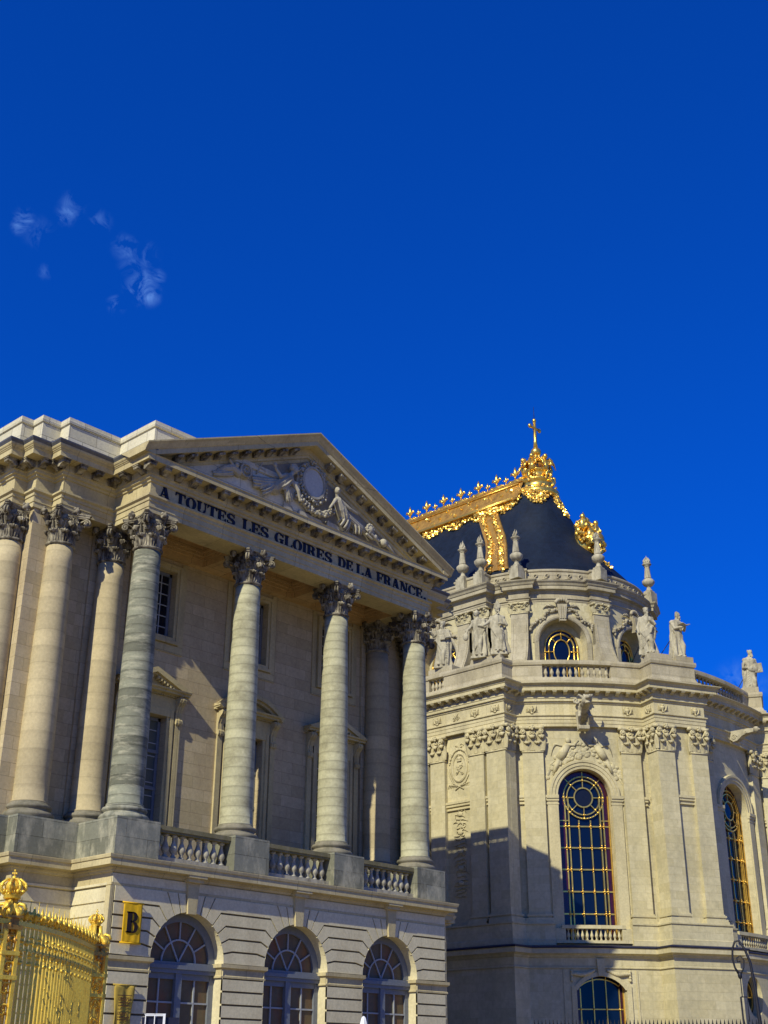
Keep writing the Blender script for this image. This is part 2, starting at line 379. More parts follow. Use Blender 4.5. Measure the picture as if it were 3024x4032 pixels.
def copy_at(o, dx, dy, dz, parent=None, rz=0):
    c = o.copy(); sc.collection.objects.link(c); c.parent = parent if parent is not None else o.parent
    c.matrix_parent_inverse = o.matrix_parent_inverse.copy()
    c.location = (o.location.x+dx, o.location.y+dy, o.location.z+dz); LOC[c.name] = tuple(c.location)
    for ch in o.children:
        k = ch.copy(); sc.collection.objects.link(k); k.parent = c
        k.matrix_parent_inverse = ch.matrix_parent_inverse.copy()
    return c
WORLD = Fr(0, 0, 1, 0)   # pt(x, -y, z)
# ------------------------------------------------------------------ ornament builders (local s,d,z through a frame)
def leaf(mb, fr, s, z0, h, w, d0, curl=.16, lean=.05):
    """one acanthus leaf rising along the bell and curling out at its tip"""
    prof = [(0, 0), (.01, .25), (.03, .5), (.08, .72), (.20, .92), (.36, 1.0), (.50, .94), (.54, .80)]
    wid = [.72, .86, 1.0, .95, .95, .8, .6, .25]
    vs = []; m = len(prof)
    for (d, t), k in zip(prof, wid):
        dd = d0+lean*t+d*curl*2.4
        for u, q in ((-1, -.05), (-.55, .012), (-.22, -.012), (0, .035), (.22, -.012), (.55, .012), (1, -.05)):
            vs.append((s+u*w/2*k, dd+q, z0+t*h-abs(u)*.06*h*(t > .6)))
    fs = [(i*7+j, i*7+j+1, (i+1)*7+j+1, (i+1)*7+j) for i in range(m-1) for j in range(6)]
    b = len(vs); vs2 = [(p[0], p[1]-.05, p[2]-(.03 if i >= 7*4 else 0)) for i, p in enumerate(vs)]
    rim = [(i*7, (i+1)*7, (i+1)*7+b, i*7+b) for i in range(m-1)]+[(i*7+6, (i+1)*7+6, (i+1)*7+6+b, i*7+6+b) for i in range(m-1)]+[((m-1)*7+j, (m-1)*7+j+1, (m-1)*7+j+1+b, (m-1)*7+j+b) for j in range(6)]
    mb.add(vs+vs2, fs+[tuple(i+b for i in f) for f in fs]+rim, fr=fr)
def spiral(c, r0, turns, n, plane, sgn=1, a0=0, grow=0.0):
    """points of a spiral; plane(u,v,w)->local point"""
    P = []
    for i in range(n+1):
        t = i/n; r = r0*(1-t)**.8+.12*r0*(1-t)*0+.02*r0; a = a0+sgn*turns*2*math.pi*t
        P.append(plane(c[0]+r*math.cos(a), c[1]+r*math.sin(a), grow*t))
    return P
def cap_round(mb, c, z0, h, rb, rt, ab):
    """Corinthian capital of a round column; rb bell radius at the neck, ab half-diagonal of the abacus"""
    k = h/1.4
    mb.lathe(c, [(rb*1.02, z0-.02), (rb*1.14, z0+.02), (rb*1.14, z0+.09), (rb*.97, z0+.12), (rb*.96, z0+.5*h), (rb*1.05, z0+.72*h), (rt, z0+.86*h)], 20)
    f = Arc(c[0], c[1], rb*.97, 0); C_ = 2*math.pi*f.R
    for i in range(8):
        leaf(mb, f, C_*(i+.5)/8, z0+.10, .36*h, C_/8*1.02, .0, .13*k)
        leaf(mb, f, C_*i/8, z0+.16, .58*h, C_/8*.98, -.01, .17*k)
        leaf(mb, f, C_*(i+.5)/8, z0+.48*h, .26*h, C_/8*.62, .03, .10*k)
    zt = z0+.76*h
    for i in range(4):                               # corner volutes
        a = math.pi/4+i*math.pi/2; ca, sa = math.cos(a), math.sin(a)
        for off in (-.055, .055):
            pl = lambda u, v, w: (c[0]+ca*u-sa*off*(1+w*2), c[1]+sa*u+ca*off*(1+w*2), v)
            stem = [pl(rb*.98, z0+.42*h, 0), pl(rb*1.1, z0+.60*h, 0), pl(rb*1.32, z0+.76*h, 0), pl(ab*.80, z0+.845*h, 0)]
            sp = spiral((ab*.84, zt-.02), .145*k, 1.6, 16, pl, -1, math.pi*.55, .2)
            mb.tube(stem+sp, [.035*k]*4+[.04*k]*17, 5)
        mb.ell((c[0]+ca*ab*.84, c[1]+sa*ab*.84, zt-.03), (.10*k, .10*k, .10*k))
        leaf(mb, Arc(c[0], c[1], rb*1.25, 0), a*rb*1.25, zt-.25*h, .17*h, .26*k, .06, .07)
        a2 = i*math.pi/2                             # small inner helices and the flower
        for sg in (-1, 1):
            tx, ty = -math.sin(a2)*sg, math.cos(a2)*sg; nx, ny = math.cos(a2), math.sin(a2)
            pl = lambda u, v, w: (c[0]+nx*(rb*1.18)+tx*u, c[1]+ny*(rb*1.18)+ty*u, v)
            mb.tube([pl(.30*k, z0+.45*h, 0), pl(.26*k, z0+.62*h, 0)]+spiral((.13*k, z0+.76*h), .10*k, 1.3, 12, pl, 1, 0), .028*k, 5)
        mb.ell((c[0]+nx*ab*.80, c[1]+ny*ab*.80, z0+.93*h), (.15*k, .15*k, .13*k)); 
        for q in range(5): mb.ell((c[0]+nx*ab*.82-ny*.12*k*math.cos(q*1.257), c[1]+ny*ab*.82+nx*.12*k*math.cos(q*1.257), z0+.93*h+.12*k*math.sin(q*1.257)), (.075*k,)*3, n=6, m=4)
    pts = []                                         # concave abacus
    for i in range(4):
        a = math.pi/4+i*math.pi/2; b = a+math.pi/2
        A = Vector((math.cos(a), math.sin(a)))*ab; B = Vector((math.cos(b), math.sin(b)))*ab; dv = (B-A).normalized()
        A2 = A+dv*.10*k; B2 = B-dv*.10*k; mid = Vector((math.cos(a+math.pi/4), math.sin(a+math.pi/4)))
        for j in range(9):
            t = j/8; p = A2.lerp(B2, t)-mid*(.22*k*4*t*(1-t)); pts.append((p.x, p.y))
    for (q, za, zb) in ((.93, z0+.86*h, z0+.90*h), (.98, z0+.90*h, z0+.955*h), (1.03, z0+.955*h, z0+h)):
        n = len(pts); mb.add([(c[0]+x*q, c[1]+y*q, za) for x, y in pts]+[(c[0]+x*q*1.01, c[1]+y*q*1.01, zb) for x, y in pts],
               [tuple(range(n))[::-1], tuple(range(n, 2*n))]+[(i, (i+1) % n, n+(i+1) % n, n+i) for i in range(n)])
def cap_flat(mb, fr, s0, s1, z0, h, d=0.0, nl=2, edge=(True, True)):
    """Corinthian pilaster capital between s0 and s1"""
    w = s1-s0; k = h/1.5
    mb.box(s0-.04, s1+.04, d-.2, d+.05, z0-.02, z0+.06, fr); mb.box(s0+.02, s1-.02, d-.2, d+.02, z0+.06, z0+.9*h, fr)
    nl = max(2, round(w/.6))
    for i in range(nl): leaf(mb, fr, s0+w*(i+.5)/nl, z0+.06, .36*h, w/nl*.96, d+.03, .14*k)
    for i in range(nl+1): leaf(mb, fr, s0+w*i/nl+(.06 if i == 0 else -.06 if i == nl else 0), z0+.1, .60*h, w/nl*.9, d+.03, .18*k)
    for i, (sv, sg) in enumerate(((s0+.07, 1), (s1-.07, -1))):
        for q in (0, .09):
            pl = lambda u, v, ww: (u, d+.17+q+ww*.1, v)
            mb.tube([(sv+sg*w*.30, d+.08, z0+.48*h), (sv+sg*w*.2, d+.14, z0+.66*h)]+spiral((sv+sg*.04, z0+.77*h), .16*k, 1.7, 16, pl, sg, math.pi/2, .4), .042*k, 5, fr)
        mb.ell((sv+sg*.04, d+.28, z0+.77*h), (.085*k, .06, .085*k), fr)
        pl = lambda u, v, ww: (u, d+.16, v)
        mb.tube([(sv+sg*w*.33, d+.08, z0+.50*h)]+spiral((sv+sg*w*.36, z0+.74*h), .10*k, 1.3, 12, pl, -sg, math.pi/2), .03*k, 5, fr)
    mb.ell(((s0+s1)/2, d+.24, z0+.93*h), (.13*k, .1, .12*k), fr)
    for q in range(5): mb.ell(((s0+s1)/2+.11*k*math.cos(q*1.257), d+.26, z0+.93*h+.11*k*math.sin(q*1.257)), (.07*k,)*3, fr, 6, 4)
    n = 8; vs = []
    for za in (z0+.88*h, z0+h):
        for i in range(n+1):
            t = i/n; vs.append((s0-.12+(w+.24)*t, d+.24-.13*4*t*(1-t)+(.04 if za > z0+.9*h else 0), za))
        for i in range(n+1): t = 1-i/n; vs.append((s0-.12+(w+.24)*t, d-.2, za))
    m2 = 2*(n+1); mb.add(vs, [tuple(range(m2))[::-1], tuple(range(m2, 2*m2))]+[(i, (i+1) % m2, m2+(i+1) % m2, m2+i) for i in range(m2)], fr=fr)
BAL = [(.10, 0), (.10, .07), (.06, .10), (.075, .13), (.045, .18), (.085, .26), (.118, .36), (.115, .44), (.085, .56), (.052, .70), (.045, .80), (.06, .83), (.045, .86), (.055, .89), (.10, .92), (.10, 1.0)]
def baluster_row(fr, s0, s1, n, d, z0, z1, m, parent, r=1.0, name='baluster'):
    out = []; h = z1-z0
    for i in range(n):
        s = s0+(s1-s0)*(i+.5)/n; p = fr.pt(s, d, 0)
        if i == 0:
            mb = MB(); mb.lathe((p[0], p[1]), [(q*r, z0+t*h) for q, t in BAL], 10)
            o = mb.build(name, m, parent); base = p; out.append(o)
        else:
            c = out[0].copy(); sc.collection.objects.link(c); c.parent = parent; c.matrix_parent_inverse = out[0].matrix_parent_inverse.copy()
            c.location = (p[0]-base[0], p[1]-base[1], 0); out.append(c)
    return out
# ---- letters as filled polygons, cap height 1
def ring(cx, cy, rx, ry, tv, th, a0=0, a1=360, n=20):
    """didone bowl: tv thickness at the sides, th at top and bottom"""
    P = []
    for i in range(n):
        q = []
        for a in (a0+(a1-a0)*i/n, a0+(a1-a0)*(i+1)/n):
            c, s = math.cos(R(a)), math.sin(R(a))
            q.append(((cx+rx*c, cy+ry*s), (cx+(rx-tv)*c, cy+(ry-th)*s)))
        P.append([q[0][0], q[1][0], q[1][1], q[0][1]])
    return P
def rect(x0, y0, x1, y1): return [(x0, y0), (x1, y0), (x1, y1), (x0, y1)]
T_, H_, S_ = .23, .075, .075
def stem(x, y0=0, y1=1, serif=.09): return [rect(x, y0, x+T_, y1), rect(x-serif, y0, x+T_+serif, y0+S_), rect(x-serif, y1-S_, x+T_+serif, y1)]
def diag(x0, y0, x1, y1, w): return [(x0-w/2, y0), (x0+w/2, y0), (x1+w/2, y1), (x1-w/2, y1)]
def ribbon(pts):
    P = []
    for i in range(len(pts)-1):
        q = []
        for j in (i, i+1):
            a = pts[max(j-1, 0)]; b = pts[min(j+1, len(pts)-1)]; dx, dy = b[0]-a[0], b[1]-a[1]; l = math.hypot(dx, dy) or 1
            w = pts[j][2]/2; q.append(((pts[j][0]-dy/l*w, pts[j][1]+dx/l*w), (pts[j][0]+dy/l*w, pts[j][1]-dx/l*w)))
        P.append([q[0][0], q[1][0], q[1][1], q[0][1]])
    return P
def glyph(c):
    if c == 'I': return stem(.09), .41
    if c == 'T': return [rect(.31, 0, .31+T_, 1), rect(.22, 0, .63, S_), rect(.0, 1-S_-.01, .85, 1), [(0, 1), (0, .72), (.05, .72), (.13, .93)], [(.85, 1), (.72, .93), (.80, .72), (.85, .72)]], .85
    if c == 'L': return stem(.09)+[rect(.3, 0, .78, S_), [(.78, 0), (.78, .33), (.73, .33), (.62, .06)]], .80
    if c == 'E': return stem(.09)+[rect(.3, 0, .78, S_), [(.78, 0), (.78, .31), (.73, .31), (.62, .06)], rect(.3, 1-S_, .76, 1), [(.76, 1), (.61, .94), (.71, .72), (.76, .72)], rect(.3, .47, .56, .54), [(.53, .36), (.58, .36), (.58, .66), (.53, .66)]], .82
    if c == 'F': return stem(.09)+[rect(.3, 1-S_, .76, 1), [(.76, 1), (.61, .94), (.71, .70), (.76, .70)], rect(.3, .46, .56, .53), [(.53, .35), (.58, .35), (.58, .65), (.53, .65)]], .78
    if c == 'A': return [diag(.16, 0, .42, 1, .08), diag(.72, 0, .46, 1, .25), rect(.02, 0, .34, S_), rect(.52, 0, .94, S_), rect(.25, .30, .62, .37)], .94
    if c == 'N': return [rect(.13, 0, .20, 1), rect(.02, 0, .32, S_), rect(.0, 1-S_, .22, 1), rect(.76, 0, .83, 1), rect(.66, 1-S_, .93, 1), diag(.72, 0, .25, 1, .23)], .95
    if c == 'O': return ring(.46, .5, .44, .52, .24, .065, n=28), .92
    if c == 'U': return [rect(.11, .33, .11+T_, 1), rect(.02, 1-S_, .44, 1), rect(.73, .33, .80, 1), rect(.64, 1-S_, .90, 1)]+ring(.455, .33, .345, .35, .16, .08, 180, 360), .92
    if c == 'D': return stem(.09)+[rect(.3, 0, .5, H_), rect(.3, 1-H_, .5, 1)]+ring(.46, .5, .43, .5, .24, H_, -90, 90), .92
    if c == 'C' or c == 'G':
        P = ring(.46, .5, .44, .52, .24, .065, 42, 318, 24)+[[(.80, .68), (.85, .68), (.85, 1.0), (.80, 1.0), (.74, .84)]]
        if c == 'C': return P+[[(.72, .13), (.78, .16), (.86, .33), (.82, .34)]], .90
        return P+[rect(.60, .0, .82, .42), rect(.50, .40, .90, .47)], .93
    if c == 'B2': return [rect(.06, 0, .40, 1), rect(.0, 0, .55, .07), rect(.0, .93, .52, 1), rect(.3, .49, .5, .57)]+ring(.50, .275, .36, .275, .27, .07, -90, 90)+ring(.47, .765, .32, .235, .24, .07, -90, 90), .86
    if c == 'R' or c == 'P' or c == 'B':
        P = stem(.09)
        if c == 'B': P += [rect(.3, 0, .5, H_), rect(.3, 1-H_, .48, 1), rect(.3, .49, .5, .55)]+ring(.46, .28, .35, .28, .22, .065, -90, 90)+ring(.44, .77, .31, .24, .21, .065, -90, 90); return P, .86
        P += [rect(.3, 1-H_, .48, 1), rect(.3, .45, .48, .51)]+ring(.44, .725, .34, .275, .22, .065, -90, 90)
        if c == 'R': P += ribbon([(.50, .48, .20), (.60, .40, .23), (.66, .24, .22), (.69, .10, .18), (.76, .03, .08), (.90, .06, .05)]); return P, .93
        return P, .80
    if c == 'S':
        pts = []
        for a in range(30, 271, 20): pts.append((.39+.25*math.cos(R(a)), .735+.225*math.sin(R(a)), .08+.15*max(0, math.cos(R(a-190)))))
        for a in range(90, -151, -20): pts.append((.39+.27*math.cos(R(a)), .265+.225*math.sin(R(a)), .08+.15*max(0, math.cos(R(a-10))) if a < 70 else .22))
        mid = [p for p in pts]
        return ribbon(mid)+[rect(.64, .68, .69, 1), rect(.07, 0, .12, .33)], .76
    if c == '.': return [[(.10+.10*math.cos(R(a)), .10+.10*math.sin(R(a))) for a in range(0, 360, 36)]], .24
    return [], .3
def word(mb, fr, txt, x0, x1, z0, h, d0, d1, gap=.07, taper=None):
    """fit txt between x0 and x1"""
    G = [glyph(c) for c in txt]; tot = sum(g[1] for g in G)+gap*(len(G)-1); k = (x1-x0)/tot; x = x0
    for P, w in G:
        mb.cut()
        for poly in P: mb.prism([(x+p[0]*k, z0+p[1]*h) for p in poly], d0, d1, fr)
        x += (w+gap)*k
# ================================================================== GROUND
g = MB(); g.add([(-900, -900, 0), (1200, -900, 0), (1200, 1300, 0), (-900, 1300, 0)], [(0, 1, 2, 3)])
go = g.build('ground', 'ground'); go['kind'] = 'structure'
# ================================================================== PALACE WING
wing = thing('palace_wing', (35.1, 37.9, 0), 'classical stone palace pavilion with four-column portico, carved pediment and black inscription', 'palace wing')
wp = lambda mb, n, m, p=None, **k: mb.build(n, m, p or wing, **k)
XL, XR, YF = 26.63, 43.56, 37.92
pathL = [(22.7, 80), (22.7, 41.63), (23.25, 41.63), (23.25, 40.93), (24.1, 40.93), (24.1, 40.3), (26.63, 40.3), (XL, YF)]
pathR = [(XR, YF), (43.56, 40.3), (46.1, 40.3), (46.1, 40.93), (46.95, 40.93), (46.95, 41.63), (47.5, 41.63), (47.5, 80)]
path = pathL+pathR
# --- ground floor: rusticated walls
D = .085; G_ = .034
GY = 37.52; gf = Fr(0, GY, 1, 0)                     # s = world x on the front
ZC, RA = 5.32, 1.67; AX = [29.72, 35.07, 40.42]
gl, gr_ = 26.20, 44.02
Z = [.03+.455*i for i in range(0, 11)]; courses = [(Z[i], Z[i+1]) for i in range(10)]
low = [0.0, .34, .79, 1.25, 1.70, 2.16, 2.61, 3.02, 3.47, 3.93, 4.38, 4.83]
prof = [(-.5, 0)]
for a, b in zip(low[:-1], low[1:]): prof += [(.40, a+.03), (.40, b-.03), (.345, b-.028), (.345, b+.028)]
prof += [(.40, 4.86), (.46, 4.87), (.46, 4.93), (.42, 4.96), (.42, 5.16), (.52, 5.22), (.52, 5.33), (.40, 5.34)]
for a, b in zip([5.34, 5.76, 6.20, 6.64, 7.08], [5.76, 6.20, 6.64, 7.08, 7.60]): prof += [(.40, a+.03), (.40, b-.03), (.345, b-.028), (.345, b+.028)]
prof += [(.40, 7.62), (.47, 7.63), (.47, 7.71), (.40, 7.73), (.40, 8.0), (-.5, 8.0)]
w = MB(); w.sweep(pathL[:-1]+[(XL, YF-.22)], prof); wp(w, 'rusticated_side_wall', 'rustic')
w = MB(); w.sweep([(XR, YF-.22)]+pathR[1:], prof); wp(w, 'rusticated_side_wall', 'rustic')
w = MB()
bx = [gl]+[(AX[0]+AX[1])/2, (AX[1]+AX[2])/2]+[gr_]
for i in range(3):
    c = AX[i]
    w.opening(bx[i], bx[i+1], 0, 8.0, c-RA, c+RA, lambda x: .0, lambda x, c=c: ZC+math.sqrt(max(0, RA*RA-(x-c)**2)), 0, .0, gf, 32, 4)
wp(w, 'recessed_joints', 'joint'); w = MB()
for i in range(3):
    c = AX[i]; S = [c-RA*math.cos(math.pi*j/32) for j in range(33)]; vs = []
    for x in S: z = ZC+math.sqrt(max(0, RA*RA-(x-c)**2)); vs += [(x, D, z), (x, -.62, z)]
    w.add(vs, [(2*i_, 2*i_+2, 2*i_+3, 2*i_+1) for i_ in range(32)], fr=gf)
    for x in (c-RA, c+RA): w.add([(x, D, 0), (x, -.62, 0), (x, -.62, ZC), (x, D, ZC)], [(0, 1, 2, 3)], fr=gf)
wp(w, 'arch_reveal', 'rustic'); w = MB()
w.box(gl+.02, gr_-.02, -.05, .05, 7.6, 8.02, gf)
th = [R(a) for a in (12, 25, 38, 51)]; zk = [5.76, 6.20, 6.64, 7.08]
rk = [(z-ZC)/math.sin(t) for z, t in zip(zk, th)]

def sidepts(c, sg, k, up_):                            # groove k on side sg of arch c: intrados -> bend
    if k < 0: return [(c+sg*RA, 5.345)]
    t = th[k]; o = G_ if up_ else -G_
    return [(c+sg*RA*math.cos(t), ZC+RA*math.sin(t)+o), (c+sg*rk[k]*math.cos(t), zk[k]+o)]
piers = [(None, AX[0]), (AX[0], AX[1]), (AX[1], AX[2]), (AX[2], None)]
for a, b in piers:
    for za, zb in zip(low[:-1], low[1:]):              # below the impost
        x0 = (a+RA) if a else gl+.14; x1 = (b-RA) if b else gr_-.10
        w.prism([(x0, za+G_), (x1, za+G_), (x1, zb-G_), (x0, zb-G_)], 0, D, gf)
    for k in range(-1, 4):
        lo = []; hi = []
        zl, zh = (zk[k] if k >= 0 else 5.34)+G_, (zk[k+1]-G_) if k < 3 else 7.60
        if a:
            L0 = sidepts(a, 1, k, True)
            if k < 3:
                H0 = sidepts(a, 1, k+1, False); t0 = th[k] if k >= 0 else 0; t1 = th[k+1]
                arc = [(a+RA*math.cos(t0+(t1-t0)*j/4), ZC+RA*math.sin(t0+(t1-t0)*j/4)) for j in range(1, 4)]
                left = L0[::-1]+arc+H0
            else:
                t1 = R(64); arc = [(a+RA*math.cos(th[3]+(t1-th[3])*j/4), ZC+RA*math.sin(th[3]+(t1-th[3])*j/4)+(G_ if j == 0 else 0)) for j in range(1, 5)]
                left = L0[::-1]+arc+[(a+(7.6-ZC)/math.tan(t1)+.03, 7.60)]
        else: left = [(gl+.14, zl), (gl+.14, zh)]
        if b:
            L0 = sidepts(b, -1, k, True)
            if k < 3:
                H0 = sidepts(b, -1, k+1, False); t0 = th[k] if k >= 0 else 0; t1 = th[k+1]
                arc = [(b-RA*math.cos(t0+(t1-t0)*j/4), ZC+RA*math.sin(t0+(t1-t0)*j/4)) for j in range(1, 4)]
                right = L0[::-1]+arc+H0
            else:
                t1 = R(64); arc = [(b-RA*math.cos(th[3]+(t1-th[3])*j/4), ZC+RA*math.sin(th[3]+(t1-th[3])*j/4)) for j in range(1, 5)]
                right = L0[::-1]+arc+[(b-(7.6-ZC)/math.tan(t1)-.03, 7.60)]
        else: right = [(gr_-.10, zl), (gr_-.10, zh)]
        w.prism(left+right[::-1], 0, D, gf)
for c in AX:                                           # upper voussoirs
    for sg in (-1, 1):
        for t0, t1 in ((64, 74.5), (74.5, 83.5)):
            P = [(c+sg*RA*math.cos(R(t0+(t1-t0)*j/3)), ZC+RA*math.sin(R(t0+(t1-t0)*j/3))) for j in range(4)]
            P[0] = (P[0][0]-sg*.025, P[0][1]+.01); P[-1] = (P[-1][0]+sg*.025, P[-1][1])
            w.prism(P+[(c+sg*(2.28/math.tan(R(t1))+.03), 7.6), (c+sg*(2.28/math.tan(R(t0))-.03), 7.6)], 0, D, gf)
wp(w, 'rusticated_front_wall', 'rustic')
k = MB()
for c in AX: k.cut(); k.prism([(c-.19, 6.92), (c+.19, 6.92), (c+.27, 8.02), (c-.27, 8.02)], 0, .17, gf); k.box(c-.36, c+.36, .0, .30, 8.02, 8.16, gf); k.box(c-.42, c+.42, .0, .42, 8.16, 8.30, gf)
wp(k, 'keystone', 'wingplain')
for a, b in piers:                                     # impost mouldings run over each pier and into the reveals
    x0 = (a+RA) if a else gl; x1 = (b-RA) if b else gr_
    i_ = MB()
    pr = [(-.0, 4.84), (.08, 4.85), (.08, 4.91), (.05, 4.94), (.05, 5.14), (.14, 5.20), (.14, 5.325), (0, 5.33)]
    pth = []
    if a: pth.append((x0, GY+.40))
    pth += [(x0, GY), (x1, GY)]
    if b: pth.append((x1, GY+.40))
    elif True: pth.append((x1, GY+.6))
    if not a: pth = [(x0, GY+.6)]+pth
    i_.sweep(pth, pr); wp(i_, 'impost_moulding', 'wingplain')
# corner chain strips
cs = MB(); cs.box(gl-.06, gl+.10, -.2, .065, 5.34, 7.60, gf); cs.cut(); cs.box(gl-.06, gl+.10, -.2, .065, 0, 4.83, gf); cs.cut(); cs.box(gr_-.06, gr_+.02, -.3, .06, 5.34, 7.6, gf); cs.cut(); cs.box(gr_-.06, gr_+.02, -.3, .06, 0, 4.83, gf)
wp(cs, 'corner_strip', 'wingplain')
# --- platform cornice
pc = [(-.6, 7.6), (.405, 7.6), (.405, 7.61), (.46, 7.63), (.46, 7.71), (.405, 7.73), (.405, 8.05), (.47, 8.07), (.50, 8.15), (.56, 8.17), (.56, 8.23), (.84, 8.25), (.84, 8.46), (.88, 8.48), (.90, 8.57), (.90, 8.60), (.4, 8.66), (-.6, 8.66)]
w = MB(); w.sweep(path, pc); wp(w, 'platform_cornice', 'wingplain')
w = MB(); w.box(26.7, 43.5, -41.4, -38.0, 8.45, 8.70, WORLD); wp(w, 'portico_floor', 'wingplain')
# --- pedestals
PX = [27.3, 32.5, 37.85, 43.05]
w = MB(); w.sweep([(22.7, 80)]+pathL[1:-1]+[(XL, YF-.0), (XL+1.45, YF)], [(-1.3, 8.62), (.47, 8.62), (.47, 10.0), (-1.3, 10.0)]); wp(w, 'corner_pedestal', 'pedestal')
for x in PX[1:3]:
    w = MB(); w.box(x-.88, x+.88, -39.4, -37.40, 8.62, 10.0, WORLD); wp(w, 'pedestal', 'pedestal')
w = MB(); w.sweep([(XR-1.40, YF), (XR, YF)]+pathR[1:], [(-1.3, 8.62), (.47, 8.62), (.47, 10.0), (-1.3, 10.0)]); wp(w, 'corner_pedestal', 'pedestal')
bay = [(28.08, PX[1]-.88), (PX[1]+.88, PX[2]-.88), (PX[2]+.88, 42.16)]
bfr = Fr(0, 37.92, 1, 0)
for i, (a, b) in enumerate(bay):
    q = MB(); q.box(a, b, -.22, .22, 8.66, 8.86, bfr); ro = wp(q, 'balustrade', 'baluster')
    q = MB(); q.box(a, b, -.24, .24, 9.72, 9.80, bfr); q.box(a, b, -.28, .28, 9.80, 9.96, bfr); wp(q, 'rail', 'moss', ro)
    baluster_row(bfr, a+.05, b-.05, 9, 0, 8.86, 9.72, 'baluster', ro, 1.25)
# --- columns
CP = [(27.25, 38.6, 'colA'), (32.6, 38.6, 'colB'), (37.95, 38.6, 'colB'), (43.3, 38.6, 'colB'), (27.1, 40.85, 'colC'), (24.6, 40.8, 'colC'), (22.98, 41.9, 'colC'), (43.1, 40.85, 'colC'), (45.7, 40.8, 'colC')]
for i, (x, y, m) in enumerate(CP):
    s = MB(); pr = []
    for j in range(15):
        t = j/14; pr.append((.645-.115*(t**1.8), 10.66+(20.72-10.66)*t))
    pr = [(.70, 10.60), (.70, 10.64)]+pr
    s.lathe((x, y), pr, 32); c = wp(s, 'column', m, label='blue grey weathered column with pale chipped bands' if m == 'colA' else None)
    b = MB(); b.lathe((x, y), [(.88, 10.0), (.88, 10.05), (.93, 10.10), (.93, 10.17), (.87, 10.24), (.80, 10.26), (.76, 10.31), (.76, 10.35), (.82, 10.38), (.84, 10.44), (.81, 10.50), (.72, 10.53), (.70, 10.60)], 32)
    wp(b, 'column_base', 'pedestal' if m == 'colA' else 'colbase', c)
    q = MB(); cap_round(q, (x, y), 20.72, 1.43, .53, .68, 1.15); wp(q, 'capital', 'capstone', c)
# --- walls of the main storey
BW = 41.4; bwf = Fr(0, BW, 1, 0)
w = MB()
WX = [29.92, 35.27, 40.62]
edges = [26.0, 32.6, 37.95, 46.6]
for i in range(3):                                     # lower window zone and upper window zone
    c = WX[i]; a, b = edges[i], edges[i+1]
    w.opening(a, b, 8.6, 16.6, c-.98, c+.98, lambda x: 8.6, lambda x: 15.2, 0, .55, bwf, 4, 3)
    w.opening(a, b, 16.6, 23.0, c-.92, c+.92, lambda x: 18.62, lambda x: 21.62, 0, .45, bwf, 4, 3)
w.add([(24.0, 0, 8.6), (26.0, 0, 8.6), (26.0, 0, 23), (24.0, 0, 23)], [(0, 1, 2, 3)], fr=bwf)
wp(w, 'portico_back_wall', 'wing')
w = MB(); w.sweep([(23.4, 80), (23.4, 41.9), (24.2, 41.9), (24.2, 41.45)], [(-.4, 8.6), (0, 8.6), (0, 22.3), (-.4, 22.3)]); wp(w, 'side_wall', 'wing')
w = MB(); w.box(23.35, 24.22, -41.9, -41.0, 10.0, 22.2, WORLD); w.cut(); w.box(22.75, 23.6, -43.2, -42.5, 10.0, 22.2, WORLD); wp(w, 'anta', 'wing')
w = MB(); w.box(26.4, 26.85, -41.6, -41.28, 10, 22.2, WORLD); w.cut(); w.box(27.6, 28.0, -41.6, -41.30, 10, 22.2, WORLD); wp(w, 'anta', 'wing')
w = MB(); w.sweep([(46.7, 41.4), (46.7, 80)], [(-.4, 8.6), (0, 8.6), (0, 22.3), (-.4, 22.3)]); w.box(42.4, 42.7, -41.6, -41.25, 10, 22.2, WORLD); w.box(43.6, 43.9, -41.6, -41.25, 10, 22.2, WORLD); wp(w, 'side_wall', 'wing')
# windows of the main storey
def casement(c, hw, z0, z1, d, cols, rows, transoms, parent, glassm, fm='paint', bm='paintw'):
    q = MB(); f = bwf
    q.box(c-hw, c-hw+.13, d-.1, d, z0, z1, f); q.box(c+hw-.13, c+hw, d-.1, d, z0, z1, f); q.box(c-hw, c+hw, d-.1, d, z1-.14, z1, f); q.box(c-hw, c+hw, d-.1, d, z0, z0+.14, f)
    for t in transoms: q.box(c-hw, c+hw, d-.1, d+.03, t-.07, t+.07, f)
    q.box(c-.07, c+.07, d-.1, d+.02, z0, z1, f)
    o = q.build('window', fm, parent)
    g_ = MB(); g_.add([(c-hw, d-.06, z0), (c+hw, d-.06, z0), (c+hw, d-.06, z1), (c-hw, d-.06, z1)], [(0, 1, 2, 3)], fr=f); g_.build('pane', glassm, o)
    b = MB(); x0, x1 = c-hw+.13, c+hw-.13
    for i in range(1, cols): x = x0+(x1-x0)*i/cols; b.box(x-.02, x+.02, d-.06, d-.02, z0, z1, f)
    for i in range(1, rows): z = z0+(z1-z0)*i/rows; b.box(x0, x1, d-.06, d-.025, z-.02, z+.02, f)
    b.build('glazing_bars', bm, o)
    return o
